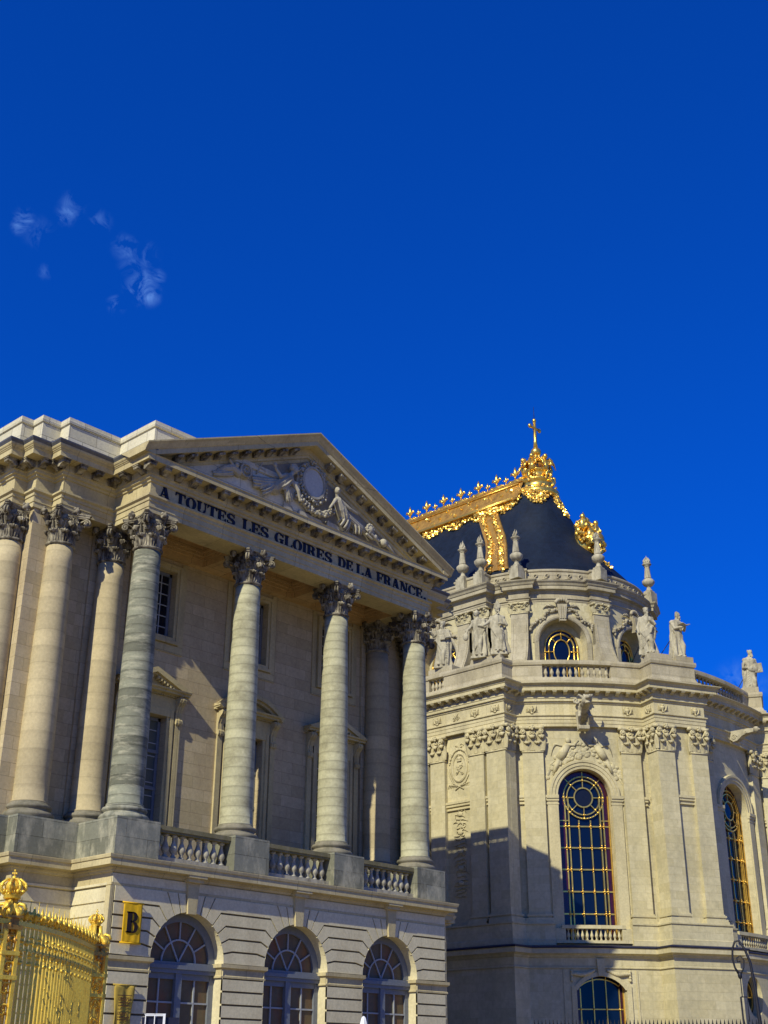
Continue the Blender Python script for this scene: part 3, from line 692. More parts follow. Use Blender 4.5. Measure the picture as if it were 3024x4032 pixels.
for i, c in enumerate(WX):
    casement(c, .96, 8.7, 15.18, -.34, 4, 12, (12.25, 13.75), wing, 'glassgrey' if i == 0 else 'glassdk')
    casement(c, .90, 18.64, 21.6, -.26, 4, 6, (), wing, 'glassdk')
    t = MB()                                            # lower window surround with consoles and hood
    for sg in (-1, 1):
        x = c+sg*.98
        t.box(min(x, x+sg*.14), max(x, x+sg*.14), 0, .06, 10, 15.36, bwf); t.box(min(x+sg*.14, x+sg*.30), max(x+sg*.14, x+sg*.30), 0, .12, 10, 15.5, bwf); t.box(min(x+sg*.42, x+sg*.68), max(x+sg*.42, x+sg*.68), 0, .10, 10, 15.8, bwf)
    t.box(c-1.28, c+1.28, 0, .10, 15.2, 15.5, bwf); t.box(c-1.5, c+1.5, 0, .07, 15.5, 16.05, bwf)
    wp(t, 'window_surround', 'wingplain')
    for sg in (-1, 1):
        x = c+sg*1.53; t = MB()
        P = [(.06, 15.0), (.16, 14.92), (.20, 15.0), (.20, 15.12), (.13, 15.2), (.13, 15.45), (.22, 15.7), (.38, 15.85), (.42, 15.95), (.38, 16.06), (.0, 16.06), (.0, 15.0)]
        for k_, (u0, u1) in enumerate(((-.16, -.06), (-.05, .05), (.06, .16))):
            e = .02 if k_ == 1 else 0; n = len(P)
            vs = [(x+u0, p[0]+e, p[1]) for p in P]+[(x+u1, p[0]+e, p[1]) for p in P]
            t.add(vs, [tuple(range(n))[::-1], tuple(range(n, 2*n))]+[(j, (j+1) % n, n+(j+1) % n, n+j) for j in range(n)], fr=bwf)
        wp(t, 'scroll_console', 'wingplain')
    t = MB(); hz = 16.06
    hp = [(-.0, 0), (.12, .0), (.12, .05), (.40, .07), (.40, .14), (.50, .18), (.52, .24), (0, .26)]
    t.sweep([(c-1.86, BW), (c+1.86, BW)], [(d, hz+z) for d, z in hp], cap=True)
    for j in range(30): x = c-1.8+3.6*j/29; t.box(x-.035, x+.035, .12, .17, hz-.02, hz+.07, bwf)
    if i != 1:
        for sg in (-1, 1):
            P = [(c+sg*1.92, hz+.26), (c, hz+1.02), (c, hz+.80), (c+sg*1.45, hz+.20)]
            t.prism(P, 0, .50, bwf); t.prism([(p[0], p[1]-.12) for p in P[:2]]+[(c, hz+.72), (c+sg*1.3, hz+.2)], 0, .36, bwf)
            for j in range(9): x = c+sg*(.15+1.3*j/8); z = hz+.70-(x-c)*sg*.40; t.box(x-.035, x+.035, .2, .42, z-.10, z, bwf)
        t.prism([(c-1.5, hz+.2), (c+1.5, hz+.2), (c, hz+.8)], -.05, .12, bwf)
    else:
        Rh = 2.55; zc_ = hz+.98-Rh; a = math.asin(1.90/Rh)
        t.arch(c, zc_, Rh-.20, Rh, math.pi/2-a, math.pi/2+a, 0, .50, bwf, 14); t.arch(c, zc_, Rh-.32, Rh-.20, math.pi/2-a*.93, math.pi/2+a*.93, 0, .36, bwf, 14)
        t.prism([(c+(Rh-.3)*math.sin(-a*.9+1.8*a*j/10), zc_+(Rh-.3)*math.cos(-a*.9+1.8*a*j/10)) for j in range(11)]+[(c+1.5, hz+.22), (c-1.5, hz+.22)], -.05, .12, bwf)
    wp(t, 'window_hood', 'wingplain')
    t = MB()                                            # upper window frame with crossettes
    for (e0, e1, dd) in ((.92, 1.06, .10), (1.06, 1.20, .16)):
        t.box(c-e1, c-e0, 0, dd, 18.62-(e1-.92), 21.62+(e1-.92), bwf); t.box(c+e0, c+e1, 0, dd, 18.62-(e1-.92), 21.62+(e1-.92), bwf)
        t.box(c-e0, c+e0, 0, dd, 21.62+(e0-.92), 21.62+(e1-.92), bwf); t.box(c-e0, c+e0, 0, dd, 18.62-(e1-.92), 18.62-(e0-.92), bwf)
    t.box(c-1.5, c-1.22, 0, .05, 18.31, 22.1, bwf); t.box(c+1.22, c+1.5, 0, .05, 18.31, 22.1, bwf); t.box(c-1.5, c+1.5, 0, .05, 17.95, 18.3, bwf)
    wp(t, 'window_surround', 'wingplain')
# --- entablature
ep = [(-1.2, 22.15), (0, 22.15), (0, 22.36), (.03, 22.37), (.03, 22.60), (.07, 22.62), (.07, 22.74), (.16, 22.80), (.16, 22.88), (0, 22.90), (0, 23.44), (.06, 23.46), (.08, 23.55), (.16, 23.58), (.18, 23.70), (.22, 23.72), (.22, 24.02), (.72, 24.03), (.72, 24.24), (.76, 24.28), (-1.2, 24.285)]
w = MB(); w.sweep(path, ep); wp(w, 'entablature', 'wingplain')
cy = [(.4, 24.283), (.76, 24.283), (.76, 24.32), (.79, 24.33), (.80, 24.36), (.84, 24.40), (.86, 24.45), (.86, 24.50), (.4, 24.66)]
w = MB(); w.sweep(pathL[:-1]+[(XL, YF-.74)], cy); w.cut(); w.sweep([(XR, YF-.74)]+pathR[1:], cy); wp(w, 'cornice_gutter', 'wingplain')
w = MB(); cy2 = [(.3, 24.50), (.87, 24.495), (.88, 24.52), (.93, 24.60), (.94, 24.66), (.3, 24.70)]; w.sweep(pathL[:-1]+[(XL, YF-.74)], cy2); w.cut(); w.sweep([(XR, YF-.74)]+pathR[1:], cy2); wp(w, 'lead_capping', 'leadroof')
# front beam soffit: deep coffered ceiling
w = MB(); w.box(26.7, 43.5, -41.4, -38.1, 22.95, 23.3, WORLD); wp(w, 'portico_ceiling', 'soffit')
w = MB()
w.box(27.87, 42.33, -39.15, -37.95, 22.154, 22.9, WORLD); w.cut(); w.box(26.66, 27.87, -41.4, -37.95, 22.152, 22.9, WORLD); w.cut(); w.box(42.33, 43.5, -41.4, -37.95, 22.152, 22.9, WORLD)
for x in (32.6, 37.95): w.cut(); w.box(x-.58, x+.58, -41.4, -39.15, 22.154, 22.9, WORLD)
w.cut(); w.box(27.87, 42.33, -41.4, -41.05, 22.156, 22.9, WORLD)
wp(w, 'ceiling_beam', 'soffit')
w = MB()
for a, b in ((27.87, 32.02), (33.18, 37.37), (38.53, 42.33)):
    w.cut()
    for e, z in ((.10, 22.42), (.2, 22.55), (.30, 22.68)):
        w.box(a, a+e, -41.05, -39.15, z, 22.95, WORLD); w.box(b-e, b, -41.05, -39.15, z, 22.95, WORLD); w.box(a+e, b-e, -39.15-e, -39.15, z, 22.95, WORLD); w.box(a+e, b-e, -41.05, -41.05+e, z, 22.95, WORLD)
wp(w, 'coffer_moulding', 'soffit')
# modillions
def modillion(mb, fr, s, d0, z0, w_=.30, dp=.44, h=.22, dent=True):
    mb.cut()
    P = [(0, 0), (.10, -.02), (.18, .04), (.30, .10), (dp-.10, .08), (dp, .11), (dp+.015, .19), (dp-.02, h), (0, h)]
    n = len(P)
    vs = [(s-w_/2, d0+p[0], z0+p[1]) for p in P]+[(s+w_/2, d0+p[0], z0+p[1]) for p in P]
    mb.add(vs, [tuple(range(n))[::-1], tuple(range(n, 2*n))]+[(j, (j+1) % n, n+(j+1) % n, n+j) for j in range(n)], fr=fr)
    mb.box(s-w_/2-.03, s+w_/2+.03, d0, d0+dp+.035, z0+h, z0+h+.045, fr)
def mod_run(mb, p, q, m0, step, d0, z0, skip0=0, **k):
    l = math.hypot(q[0]-p[0], q[1]-p[1]); f = Fr(p[0], p[1], q[0]-p[0], q[1]-p[1]); n = max(1, round((l-2*m0)/step))
    for i in range(n+1): modillion(mb, f, m0+(l-2*m0)*i/n, d0, z0, **k)
w = MB(); zz = 23.755
mod_run(w, (XL, YF), (XR, YF), -.42, .78, .22, zz)
mod_run(w, (XL, 40.3), (XL, YF), .2, .87, .22, zz); mod_run(w, (24.1, 40.3), (26.63, 40.3), -.35, .87, .22, zz)
mod_run(w, (22.7, 80), (22.7, 41.63), -.3, .95, .22, zz); w2 = [((23.25, 41.63), (23.25, 40.93)), ((24.1, 40.93), (24.1, 40.3)), ((22.7, 41.63), (23.25, 41.63)), ((23.25, 40.93), (24.1, 40.93))]
for a, b in w2:
    f = Fr(a[0], a[1], b[0]-a[0], b[1]-a[1]); l = math.hypot(b[0]-a[0], b[1]-a[1]); modillion(w, f, 0 if a[1] == b[1] else l, .22, zz)
mod_run(w, (XR, YF), (43.56, 40.3), .2, .87, .22, zz)
wp(w, 'modillion', 'capstone')
# --- pediment
PA = 35.1; PH = 28.66; SL = (PH-24.64)/(PA-25.68); X0p, X1p = 25.68, 44.52
def raking(mb, y_in, pr):
    """pr [(y, drop)] profile, clamped to the horizontal cornice"""
    for sg, xe in ((-1, X0p), (1, X1p)):
        n = 44; m = len(pr); vs = []
        for i in range(n+1):
            x = PA+(xe-PA)*i/n; zt = PH-abs(x-PA)*SL
            for y, dr in pr: vs.append((x, y, max(24.29, zt-dr)))
        mb.add(vs, [(i*m+j, i*m+(j+1) % m, (i+1)*m+(j+1) % m, (i+1)*m+j) for i in range(n) for j in range(m)]+[tuple(range(m))[::-1], tuple(n*m+j for j in range(m))])
F0 = YF
w = MB(); raking(w, 0, [(F0+.9, .0), (F0-.96, .0), (F0-.96, .06), (F0-.88, .15), (F0-.80, .27), (F0-.765, .33), (F0-.725, .36), (F0-.725, .58), (F0-.22, .59), (F0-.22, .88), (F0-.16, .90), (F0-.14, 1.02), (F0-.06, 1.05), (F0-.03, 1.20), (F0+.3, 1.2)])
pd = wp(w, 'pediment', 'wingplain')
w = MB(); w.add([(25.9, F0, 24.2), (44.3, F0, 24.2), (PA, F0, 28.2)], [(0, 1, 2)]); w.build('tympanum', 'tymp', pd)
w = MB()
n = 12
for sg in (-1, 1):
    for i in range(1, n):
        x = PA+sg*(.42+(9.0-.42)*i/n); zt = PH-abs(x-PA)*SL-.86
        if zt < 24.33: continue
        w.cut()
        P = [(0, 0), (.10, -.02), (.18, .04), (.30, .10), (.36, .08), (.44, .11), (.455, .19), (.42, .22), (0, .22)]; m = len(P); hw = .15
        vs = [(x-hw, F0-.22-p[0], zt+p[1]+sg*hw*SL) for p in P]+[(x+hw, F0-.22-p[0], zt+p[1]-sg*hw*SL) for p in P]
        w.add(vs, [tuple(range(m))[::-1], tuple(range(m, 2*m))]+[(j, (j+1) % m, m+(j+1) % m, m+j) for j in range(m)])
w.build('modillion', 'capstone', pd)
# roof behind the pediment
w = MB(); w.add([(X0p+.1, F0-.9, 24.66), (PA, F0-.9, PH+.03), (X1p-.1, F0-.9, 24.66), (X0p+.1, 41.2, 24.66), (PA, 41.2, PH+.03), (X1p-.1, 41.2, 24.66)], [(0, 1, 4, 3), (1, 2, 5, 4), (3, 4, 5)])
w.box(23.2, 47.2, -80, -40.0, 24.6, 24.75, WORLD); wp(w, 'roof', 'leadroof')
# inscription
ins = MB(); ff = Fr(0, YF, 1, 0); insp = bpy.data.objects.new('inscription', None); sc.collection.objects.link(insp); insp.parent = wing; insp.matrix_parent_inverse = Matrix.Translation(-Vector(wloc(wing)))
for t, a, b in (('A', 27.03, 27.62), ('TOUTES', 27.88, 31.08), ('LES', 31.50, 33.0), ('GLOIRES', 33.36, 36.90), ('DE', 37.30, 38.28), ('LA', 38.50, 39.60), ('FRANCE', 39.88, 43.16), ('.', 43.26, 43.40)):
    if t == '.': ins.cut(); ins.prism([(43.33+.07*math.cos(R(q)), 22.99+.07*math.sin(R(q))) for q in range(0, 360, 30)], .0, .05, ff)
    else: word(ins, ff, t, a, b, 22.925, .49, .0, .05, gap=.04)
wp(ins, 'letter', 'letter', insp)
# --- attic parapet
ap = [(-.75, 24.6), (.10, 24.6), (.10, 25.88), (.16, 25.90), (.18, 26.0), (.16, 26.02), (.16, 26.16), (-.75, 26.17)]
w = MB(); w.sweep([(22.7, 43.3)]+pathL[1:]+[(PA, YF)], ap); wp(w, 'attic_parapet', 'attic')
w = MB(); w.sweep([(43.56, 39.9), (43.56, 40.3)]+pathR[2:-1]+[(47.5, 43.3)], ap); wp(w, 'attic_parapet', 'attic')
for sx, x in (('a', 22.75), ('b', 47.45)):
    f = Fr(x, 80, 0, -1) if sx == 'a' else Fr(x, 0, 0, 1)
    q = MB()
    a, b = (80-80, 80-43.3) if sx == 'a' else (43.3, 80)
    q.box(a, b, -.45, .0, 24.6, 24.95, f); q.box(a, b, -.5, .08, 25.86, 26.14, f)
    k_ = 0
    for j in range(9):
        y = 46.4+4.2*j; s = 80-y if sx == 'a' else y
        q.box(s-.35, s+.35, -.47, .04, 24.9, 25.9, f)
    ro = wp(q, 'roof_balustrade', 'attic')
    for j in range(3):
        y0 = 43.4 if j == 0 else 42.2+4.2*j+.4; y1 = 46.0+4.2*j; s0, s1 = (80-y1, 80-y0) if sx == 'a' else (y0, y1)
        baluster_row(f, s0, s1, max(3, round((y1-y0)/.50)), -.2, 24.95, 25.86, 'attic', ro, .92)
# --- arched doors of the ground floor
for i, c in enumerate(AX):
    q = MB(); d = -.42; hw = RA
    q.arch(c, ZC, RA-.30, RA+.02, 0, math.pi, d-.12, d, gf, 24)
    q.box(c-hw, c-hw+.22, d-.12, d, 0, ZC, gf); q.box(c+hw-.22, c+hw, d-.12, d, 0, ZC, gf)
    q.box(c-hw, c+hw, d-.12, d+.10, 4.92, 5.30, gf); q.box(c-hw, c+hw, d-.12, d+.16, 5.06, 5.20, gf)
    q.box(c-.14, c+.14, d-.12, d+.07, 0, 4.92, gf); q.box(c-hw+.2, c-.14, d-.1, d+.0, 4.72, 4.92, gf); q.box(c+.14, c+hw-.2, d-.1, d, 4.72, 4.92, gf)
    dr = wp(q, 'arched_door', 'paint')
    g_ = MB(); S = [c-hw*math.cos(math.pi*j/20) for j in range(21)]; g_.strip(S, lambda x: 0, lambda x, c=c: ZC+math.sqrt(max(0, RA*RA-(x-c)**2)), d-.09, gf); g_.build('pane', 'reflpane', dr)
    b = MB(); b.arch(c, 5.30, .74, .80, 0, math.pi, d-.08, d-.02, gf, 18)
    for k_ in range(1, 6):
        a = math.pi*k_/6; r0 = .0 if k_ in (2, 4) else .77; r1 = 1.42; nx_, nz_ = math.cos(a), math.sin(a); t_ = .028
        b.prism([(c+r0*nx_-t_*nz_, 5.3+r0*nz_+t_*nx_), (c+r0*nx_+t_*nz_, 5.3+r0*nz_-t_*nx_), (c+r1*nx_+t_*nz_, 5.3+r1*nz_-t_*nx_), (c+r1*nx_-t_*nz_, 5.3+r1*nz_+t_*nx_)], d-.08, d-.025, gf)
    for sg in (-1, 1):
        x = c+sg*.80; b.box(x-.03, x+.03, d-.08, d-.03, .9, 4.75, gf)
        xa, xb = sorted((c+sg*.14, c+sg*(hw-.2)))
        for z in (3.95, 3.1, 2.25, 1.4): b.box(xa, xb, d-.08, d-.035, z-.03, z+.03, gf)
    b.build('glazing_bars', 'paintw', dr)
# ================================================================== PEDIMENT RELIEF
def limb(mb, pts, rs, fr=None, n=8):
    mb.tube(pts, rs, n, fr); mb.ell(pts[0], (rs[0],)*3, fr); mb.ell(pts[-1], (rs[-1],)*3, fr)
    for p, r in zip(pts[1:-1], rs[1:-1]): mb.ell(p, (r,)*3, fr)
def folds(mb, A, B, n, w0, w1, d0, bow, rr=.045, fr=ff, seed=0):
    """bundle of drapery folds from A to B (s,z), fanned by w0..w1 across the run"""
    rnd = random.Random(seed); dx, dz = B[0]-A[0], B[1]-A[1]; l = math.hypot(dx, dz); nx, nz = -dz/l, dx/l
    for i in range(n):
        u = (i+.5)/n-.5+rnd.uniform(-.03, .03); P = []; m = 6
        for j in range(m+1):
            t = j/m; w_ = w0+(w1-w0)*t; off = u*w_+bow*math.sin(math.pi*t)*(1-abs(u))
            P.append((A[0]+dx*t+nx*off, d0+.10*math.cos(u*3)+(.035 if i % 2 else 0)+.05*math.sin(math.pi*t), A[1]+dz*t+nz*off))
        mb.tube(P, [rr*.8]+[rr*(1.2 if i % 2 else .8)]*(m-1)+[rr*.5], 5, fr)
r1 = MB()
limb(r1, [(33.05, .14, 25.38), (33.45, .24, 25.72), (33.82, .24, 26.08)], [.30, .27, .27], ff)
limb(r1, [(33.90, .26, 26.25), (34.05, .28, 26.42)], [.12, .11], ff); r1.ell((34.15, .34, 26.58), (.14, .17, .19), ff, 10, 7); r1.ell((34.08, .26, 26.68), (.19, .18, .17), ff, 10, 7); r1.tube([(33.92, .3, 26.8), (34.12, .36, 26.88), (34.34, .34, 26.74)], .045, 5, ff); r1.ell((34.24, .5, 26.55), (.04, .05, .05), ff)
limb(r1, [(33.62, .32, 26.16), (33.2, .44, 25.92), (32.88, .46, 26.18)], [.125, .10, .075], ff); r1.ell((32.82, .48, 26.32), (.10, .09, .12), ff)
limb(r1, [(34.0, .30, 26.0), (34.32, .40, 25.6), (34.5, .36, 25.2)], [.13, .095, .07], ff)
r1.ell((32.95, .15, 25.35), (.55, .2, .30), ff); r1.ell((32.35, .12, 25.35), (.45, .18, .30), ff)
folds(r1, (33.35, 25.72), (31.75, 25.22), 9, .42, .60, .16, .10, .05, seed=1); folds(r1, (33.6, 25.85), (33.95, 24.95), 7, .35, .45, .22, -.05, .045, seed=2)
folds(r1, (32.9, 25.5), (32.2, 24.9), 7, .5, .7, .2, .08, .05, seed=3); folds(r1, (33.95, 26.15), (33.3, 25.45), 6, .35, .4, .3, .05, .035, seed=4)
limb(r1, [(32.05, .14, 25.75), (32.3, .2, 26.32)], [.045, .045], ff); limb(r1, [(31.95, .16, 26.12), (32.5, .16, 26.0)], [.045, .045], ff)
r1.ell((31.3, .12, 25.55), (.34, .2, .38), ff); r1.arch(31.3, 25.55, .26, .33, 0, 6.28, .2, .36, ff, 18); r1.arch(31.3, 25.55, .10, .15, 0, 6.28, .2, .38, ff, 14)
for k_ in range(8): r1.tube([(31.3+.12*math.cos(k_*.785), .3, 25.55+.12*math.sin(k_*.785)), (31.3+.27*math.cos(k_*.785), .28, 25.55+.27*math.sin(k_*.785))], .025, 4, ff)
limb(r1, [(30.95, .16, 25.35), (30.6, .2, 25.45), (30.2, .2, 25.30), (29.8, .1, 25.0)], [.20, .20, .16, .08], ff); r1.ell((30.75, .3, 25.62), (.13, .14, .14), ff); limb(r1, [(30.6, .3, 25.5), (30.35, .34, 25.7)], [.07, .06], ff)
folds(r1, (30.7, 25.3), (29.6, 24.85), 7, .4, .25, .1, .05, .04, seed=5)
r1.build('relief_figure', 'relief', pd, label='reclining helmeted relief figure left of the medallion', remesh=.018)
r2 = MB()
limb(r2, [(37.45, .15, 25.35), (37.15, .26, 25.65), (36.95, .28, 26.0)], [.27, .24, .23], ff); limb(r2, [(36.92, .28, 26.15), (36.84, .32, 26.32)], [.10, .09], ff)
r2.ell((36.80, .38, 26.48), (.13, .16, .18), ff, 10, 7); r2.ell((36.86, .30, 26.55), (.17, .16, .15), ff, 10, 7); r2.ell((36.76, .53, 26.46), (.03, .045, .045), ff)
for k_ in range(8): r2.ell((36.9+.12*math.cos(k_), .32, 26.55+.12*math.sin(k_)), (.06, .06, .06), ff, 6, 4)
limb(r2, [(37.12, .34, 26.02), (37.6, .42, 25.80), (38.1, .42, 25.72)], [.115, .085, .06], ff); limb(r2, [(36.75, .34, 26.0), (36.5, .44, 25.7), (36.3, .44, 25.42)], [.105, .08, .06], ff)
r2.ell((37.7, .14, 25.35), (.5, .2, .27), ff); r2.ell((38.3, .12, 25.2), (.45, .18, .2), ff)
folds(r2, (37.2, 25.7), (38.85, 25.12), 9, .45, .35, .16, -.08, .045, seed=6); folds(r2, (37.0, 25.95), (37.45, 25.25), 6, .35, .5, .28, .05, .035, seed=7); folds(r2, (37.6, 25.45), (37.3, 24.75), 7, .6, .8, .2, .05, .045, seed=8); folds(r2, (38.2, 25.3), (38.3, 24.75), 6, .6, .6, .18, .03, .04, seed=9)
r2.ell((39.12, .22, 25.25), (.22, .24, .23), ff, 12, 8)
for k_ in range(10): r2.ell((39.12+.2*math.cos(k_*.63), .32, 25.28+.2*math.sin(k_*.63)), (.09, .09, .09), ff, 6, 4)
r2.ell((39.45, .26, 24.98), (.18, .18, .15), ff); limb(r2, [(39.2, .3, 25.05), (39.65, .32, 24.85)], [.10, .08], ff); limb(r2, [(38.9, .3, 24.95), (39.2, .34, 24.8)], [.08, .06], ff)
r2.ell((40.15, .20, 24.92), (.21, .2, .21), ff, 12, 8); folds(r2, (40.25, 24.95), (40.95, 24.55), 5, .2, .1, .08, .03, .035, seed=10)
r2.build('relief_figure', 'relief', pd, label='draped relief figure right of the medallion leaning down to a globe', remesh=.018)
r3 = MB()
random.seed(3)
for k_ in range(44):
    t = k_/43; x = 34.35+2.25*t; z = 25.42-.42*math.sin(math.pi*t)*1.0-.08*t
    for q in range(4): r3.ell((x+random.uniform(-.08, .08), .26+random.uniform(-.06, .14), z+random.uniform(-.13, .13)), (random.uniform(.05, .095),)*3, ff, 6, 5)
r3.build('fruit_garland', 'relief', pd)
r3 = MB(); cx_, cz_ = 35.42, 26.42
r3.prism([(cx_+.62*math.cos(R(a)), cz_+.70*math.sin(R(a))) for a in range(0, 360, 12)], -.02, .24, ff); md = r3.build('medallion', 'medal', pd)
r3 = MB()
for k_ in range(90):
    a = R(k_*4); rr = random.uniform(.74, .96); r3.ell((cx_+rr*math.cos(a), .16+random.uniform(0, .12), cz_+(rr+.08)*math.sin(a)), (random.uniform(.045, .09),)*3, ff, 6, 4)
vs = []; NN = 40
for i in range(NN+1):
    a = 2*math.pi*i/NN; vs += [(cx_+(r_)*math.cos(a), d_, cz_+(r_+.08)*math.sin(a)) for r_, d_ in ((.62, 0), (.62, .30), (.72, .30), (.74, .18), (.98, .14), (1.0, 0))]
r3.add(vs, [(i*6+j, i*6+(j+1) % 6, (i+1)*6+(j+1) % 6, (i+1)*6+j) for i in range(NN) for j in range(6)], fr=ff)
r3.build('wreath', 'relief', md)
# plinth slabs at the foot of the relief
w = MB()
for a, b, h in ((33.6, 34.5, .42), (34.5, 36.3, .30), (36.3, 37.4, .36), (37.4, 38.9, .22)): w.prism([(a, 24.3), (b, 24.3), (b-.35, 24.3+h+.12), (a+.1, 24.3+h+.22)], 0, .22, ff)
w.build('relief_plinth', 'relief', pd)
# ================================================================== CHAPEL
chap = thing('royal_chapel', (75.55, 54, 0), 'pale stone chapel apse with round clerestory, gilded slate roof and gold-barred windows', 'chapel')
cp = lambda mb, n, m, p=None, **k: mb.build(n, m, p or chap, **k)
AXC = 75.55
mir = lambda p: (2*AXC-p[0], p[1])
B1 = chord(62.5, 47.05, 68.4, 41.35, .45); B2 = chord(71.55, 39.35, 79.55, 39.35, .30)
P2a, P2b = (67.8, 40.1), (71.1, 38.45)
south = [(61.3, 85), (61.3, 47.05), (62.5, 47.05)]
p1 = south+arcpts(B1, 12)[1:]+[P2a, P2b]+arcpts(B2, 10)
right_half = [mir(p) for p in ([(61.3, 85), (61.3, 47.05)]+arcpts(B1, 12)+[P2a, P2b])][::-1]
cpath = p1+right_half
B3 = None
fS = Fr(61.3, 85, 0, -1)                               # s = 85 - Y
fR1 = Fr(61.3, 47.05, 1, 0); fR2 = Fr(68.4, 41.35, P2a[0]-68.4, P2a[1]-41.35); fP2 = Fr(*P2a, P2b[0]-P2a[0], P2b[1]-P2a[1])
lP2 = math.hypot(P2b[0]-P2a[0], P2b[1]-P2a[1])
p3a, p3b = mir(P2b), mir(P2a)
fR3 = Fr(79.55, 39.35, p3a[0]-79.55, p3a[1]-39.35); fP3 = Fr(*p3a, p3b[0]-p3a[0], p3b[1]-p3a[1])
WD = -.28                                             # depth of the wall behind the pilasters
# lower storey
lp = [(-1, 0), (.42, 0), (.42, 7.36), (.50, 7.38), (.50, 7.44), (.42, 7.47), (.42, 7.95), (.48, 7.98), (.52, 8.08), (.66, 8.16), (.80, 8.18), (.80, 8.42), (.84, 8.46), (-1, 8.50)]
w = MB()
segA = south[:2]+[(62.5, 47.05)]
w.sweep(segA, lp); w.sweep(arcpts(B1, 12)[-1:]+[P2a, P2b, (71.55, 39.35)], lp); w.sweep([(79.55, 39.35)]+right_half, lp)
lpu = [(-1, 7.3)]+lp[2:-1]+[(-1, 8.5)]
full_lp = [(-1, 7.30), (.42, 7.30)]+lp[2:]
w.sweep(arcpts(B1, 12), full_lp); w.sweep(arcpts(B2, 10), full_lp)
c1, h1 = .15, 1.42
seg = lambda x, c=c1, h=h1, a=6.42, r=.61: a+math.sqrt(max(0, ((h*h+r*r)/(2*r))**2-(x-c)**2))-((h*h+r*r)/(2*r)-r)
w.opening(-B1.half, B1.half, 0, 7.30, c1-h1, c1+h1, lambda x: 1.4, seg, .42, .75, B1, 18, 6)
OVC = -1.35
ov = lambda x, s: 6.05+s*1.18*math.sqrt(max(0, 1-((x-OVC)/.85)**2))
w.opening(-B2.half, B2.half, 0, 7.30, OVC-.85, OVC+.85, lambda x: ov(x, -1), lambda x: ov(x, 1), .42, .75, B2, 20, 6)
cp(w, 'lower_storey_wall', 'chapel')
w = MB(); w.sweep(cpath, [(-.2, 8.50), (.84, 8.47), (.88, 8.50), (.88, 8.56), (.84, 8.58), (.40, 8.66), (-.2, 8.68)]); cp(w, 'lead_flashing', 'lead')
# panel frame around low window, keystone, garlands
w = MB(); w.arch(c1, 6.42-1.1, 1.62, 1.86, R(32), R(148), .42, .52, B1, 12); w.box(c1-1.72, c1-1.44, .42, .52, 1.2, 6.42, B1); w.box(c1+1.44, c1+1.72, .42, .52, 1.2, 6.42, B1)
w.prism([(c1-.16, 6.95), (c1+.16, 6.95), (c1+.24, 7.9), (c1-.24, 7.9)], .42, .62, B1)
w.box(c1-2.15, c1-2.05, .42, .48, 1, 7.3, B1); w.box(c1+2.05, c1+2.15, .42, .48, 1, 7.3, B1)
cp(w, 'window_surround', 'chtrim')
w = MB()
for sg in (-1, 1):
    for k_ in range(14):
        t = k_/13; w.ell((c1+sg*(.4+1.25*t), .50, 7.25-.22*math.sin(math.pi*t*.9)-.35*max(0, t-.75)*4*.3), (.09+.05*math.sin(3*t),)*3, B1, 6, 4)
    for k_ in range(4): w.ell((c1+sg*1.68, .5, 7.2-.16*k_), (.09, .08, .1), B1, 6, 4)
cp(w, 'carved_garland', 'chtrim')
def gwindow(fr, c, hw, zb, spring, d, name, kind):
    """glazed bay with gilded bars"""
    if kind == 'arch': ft = lambda x: spring+math.sqrt(max(0, hw*hw-(x-c)**2))
    elif kind == 'seg': ft = lambda x: seg(x)
    S = [c-hw*math.cos(math.pi*j/18) for j in range(19)]
    q = MB(); q.strip(S, lambda x: zb, ft, d-.05, fr); o = cp(q, name, 'glass')
    return o, ft
def bar(mb, fr, s0, z0, s1, z1, wd, d0, d1):
    l = math.hypot(s1-s0, z1-z0); nx_, nz_ = -(z1-z0)/l*wd/2, (s1-s0)/l*wd/2
    mb.prism([(s0+nx_, z0+nz_), (s1+nx_, z1+nz_), (s1-nx_, z1-nz_), (s0-nx_, z0-nz_)], d0, d1, fr)
def knob(mb, fr, s, z, d, r=.05): mb.ell((s, d, z), (r, r*.6, r), fr, 6, 4)
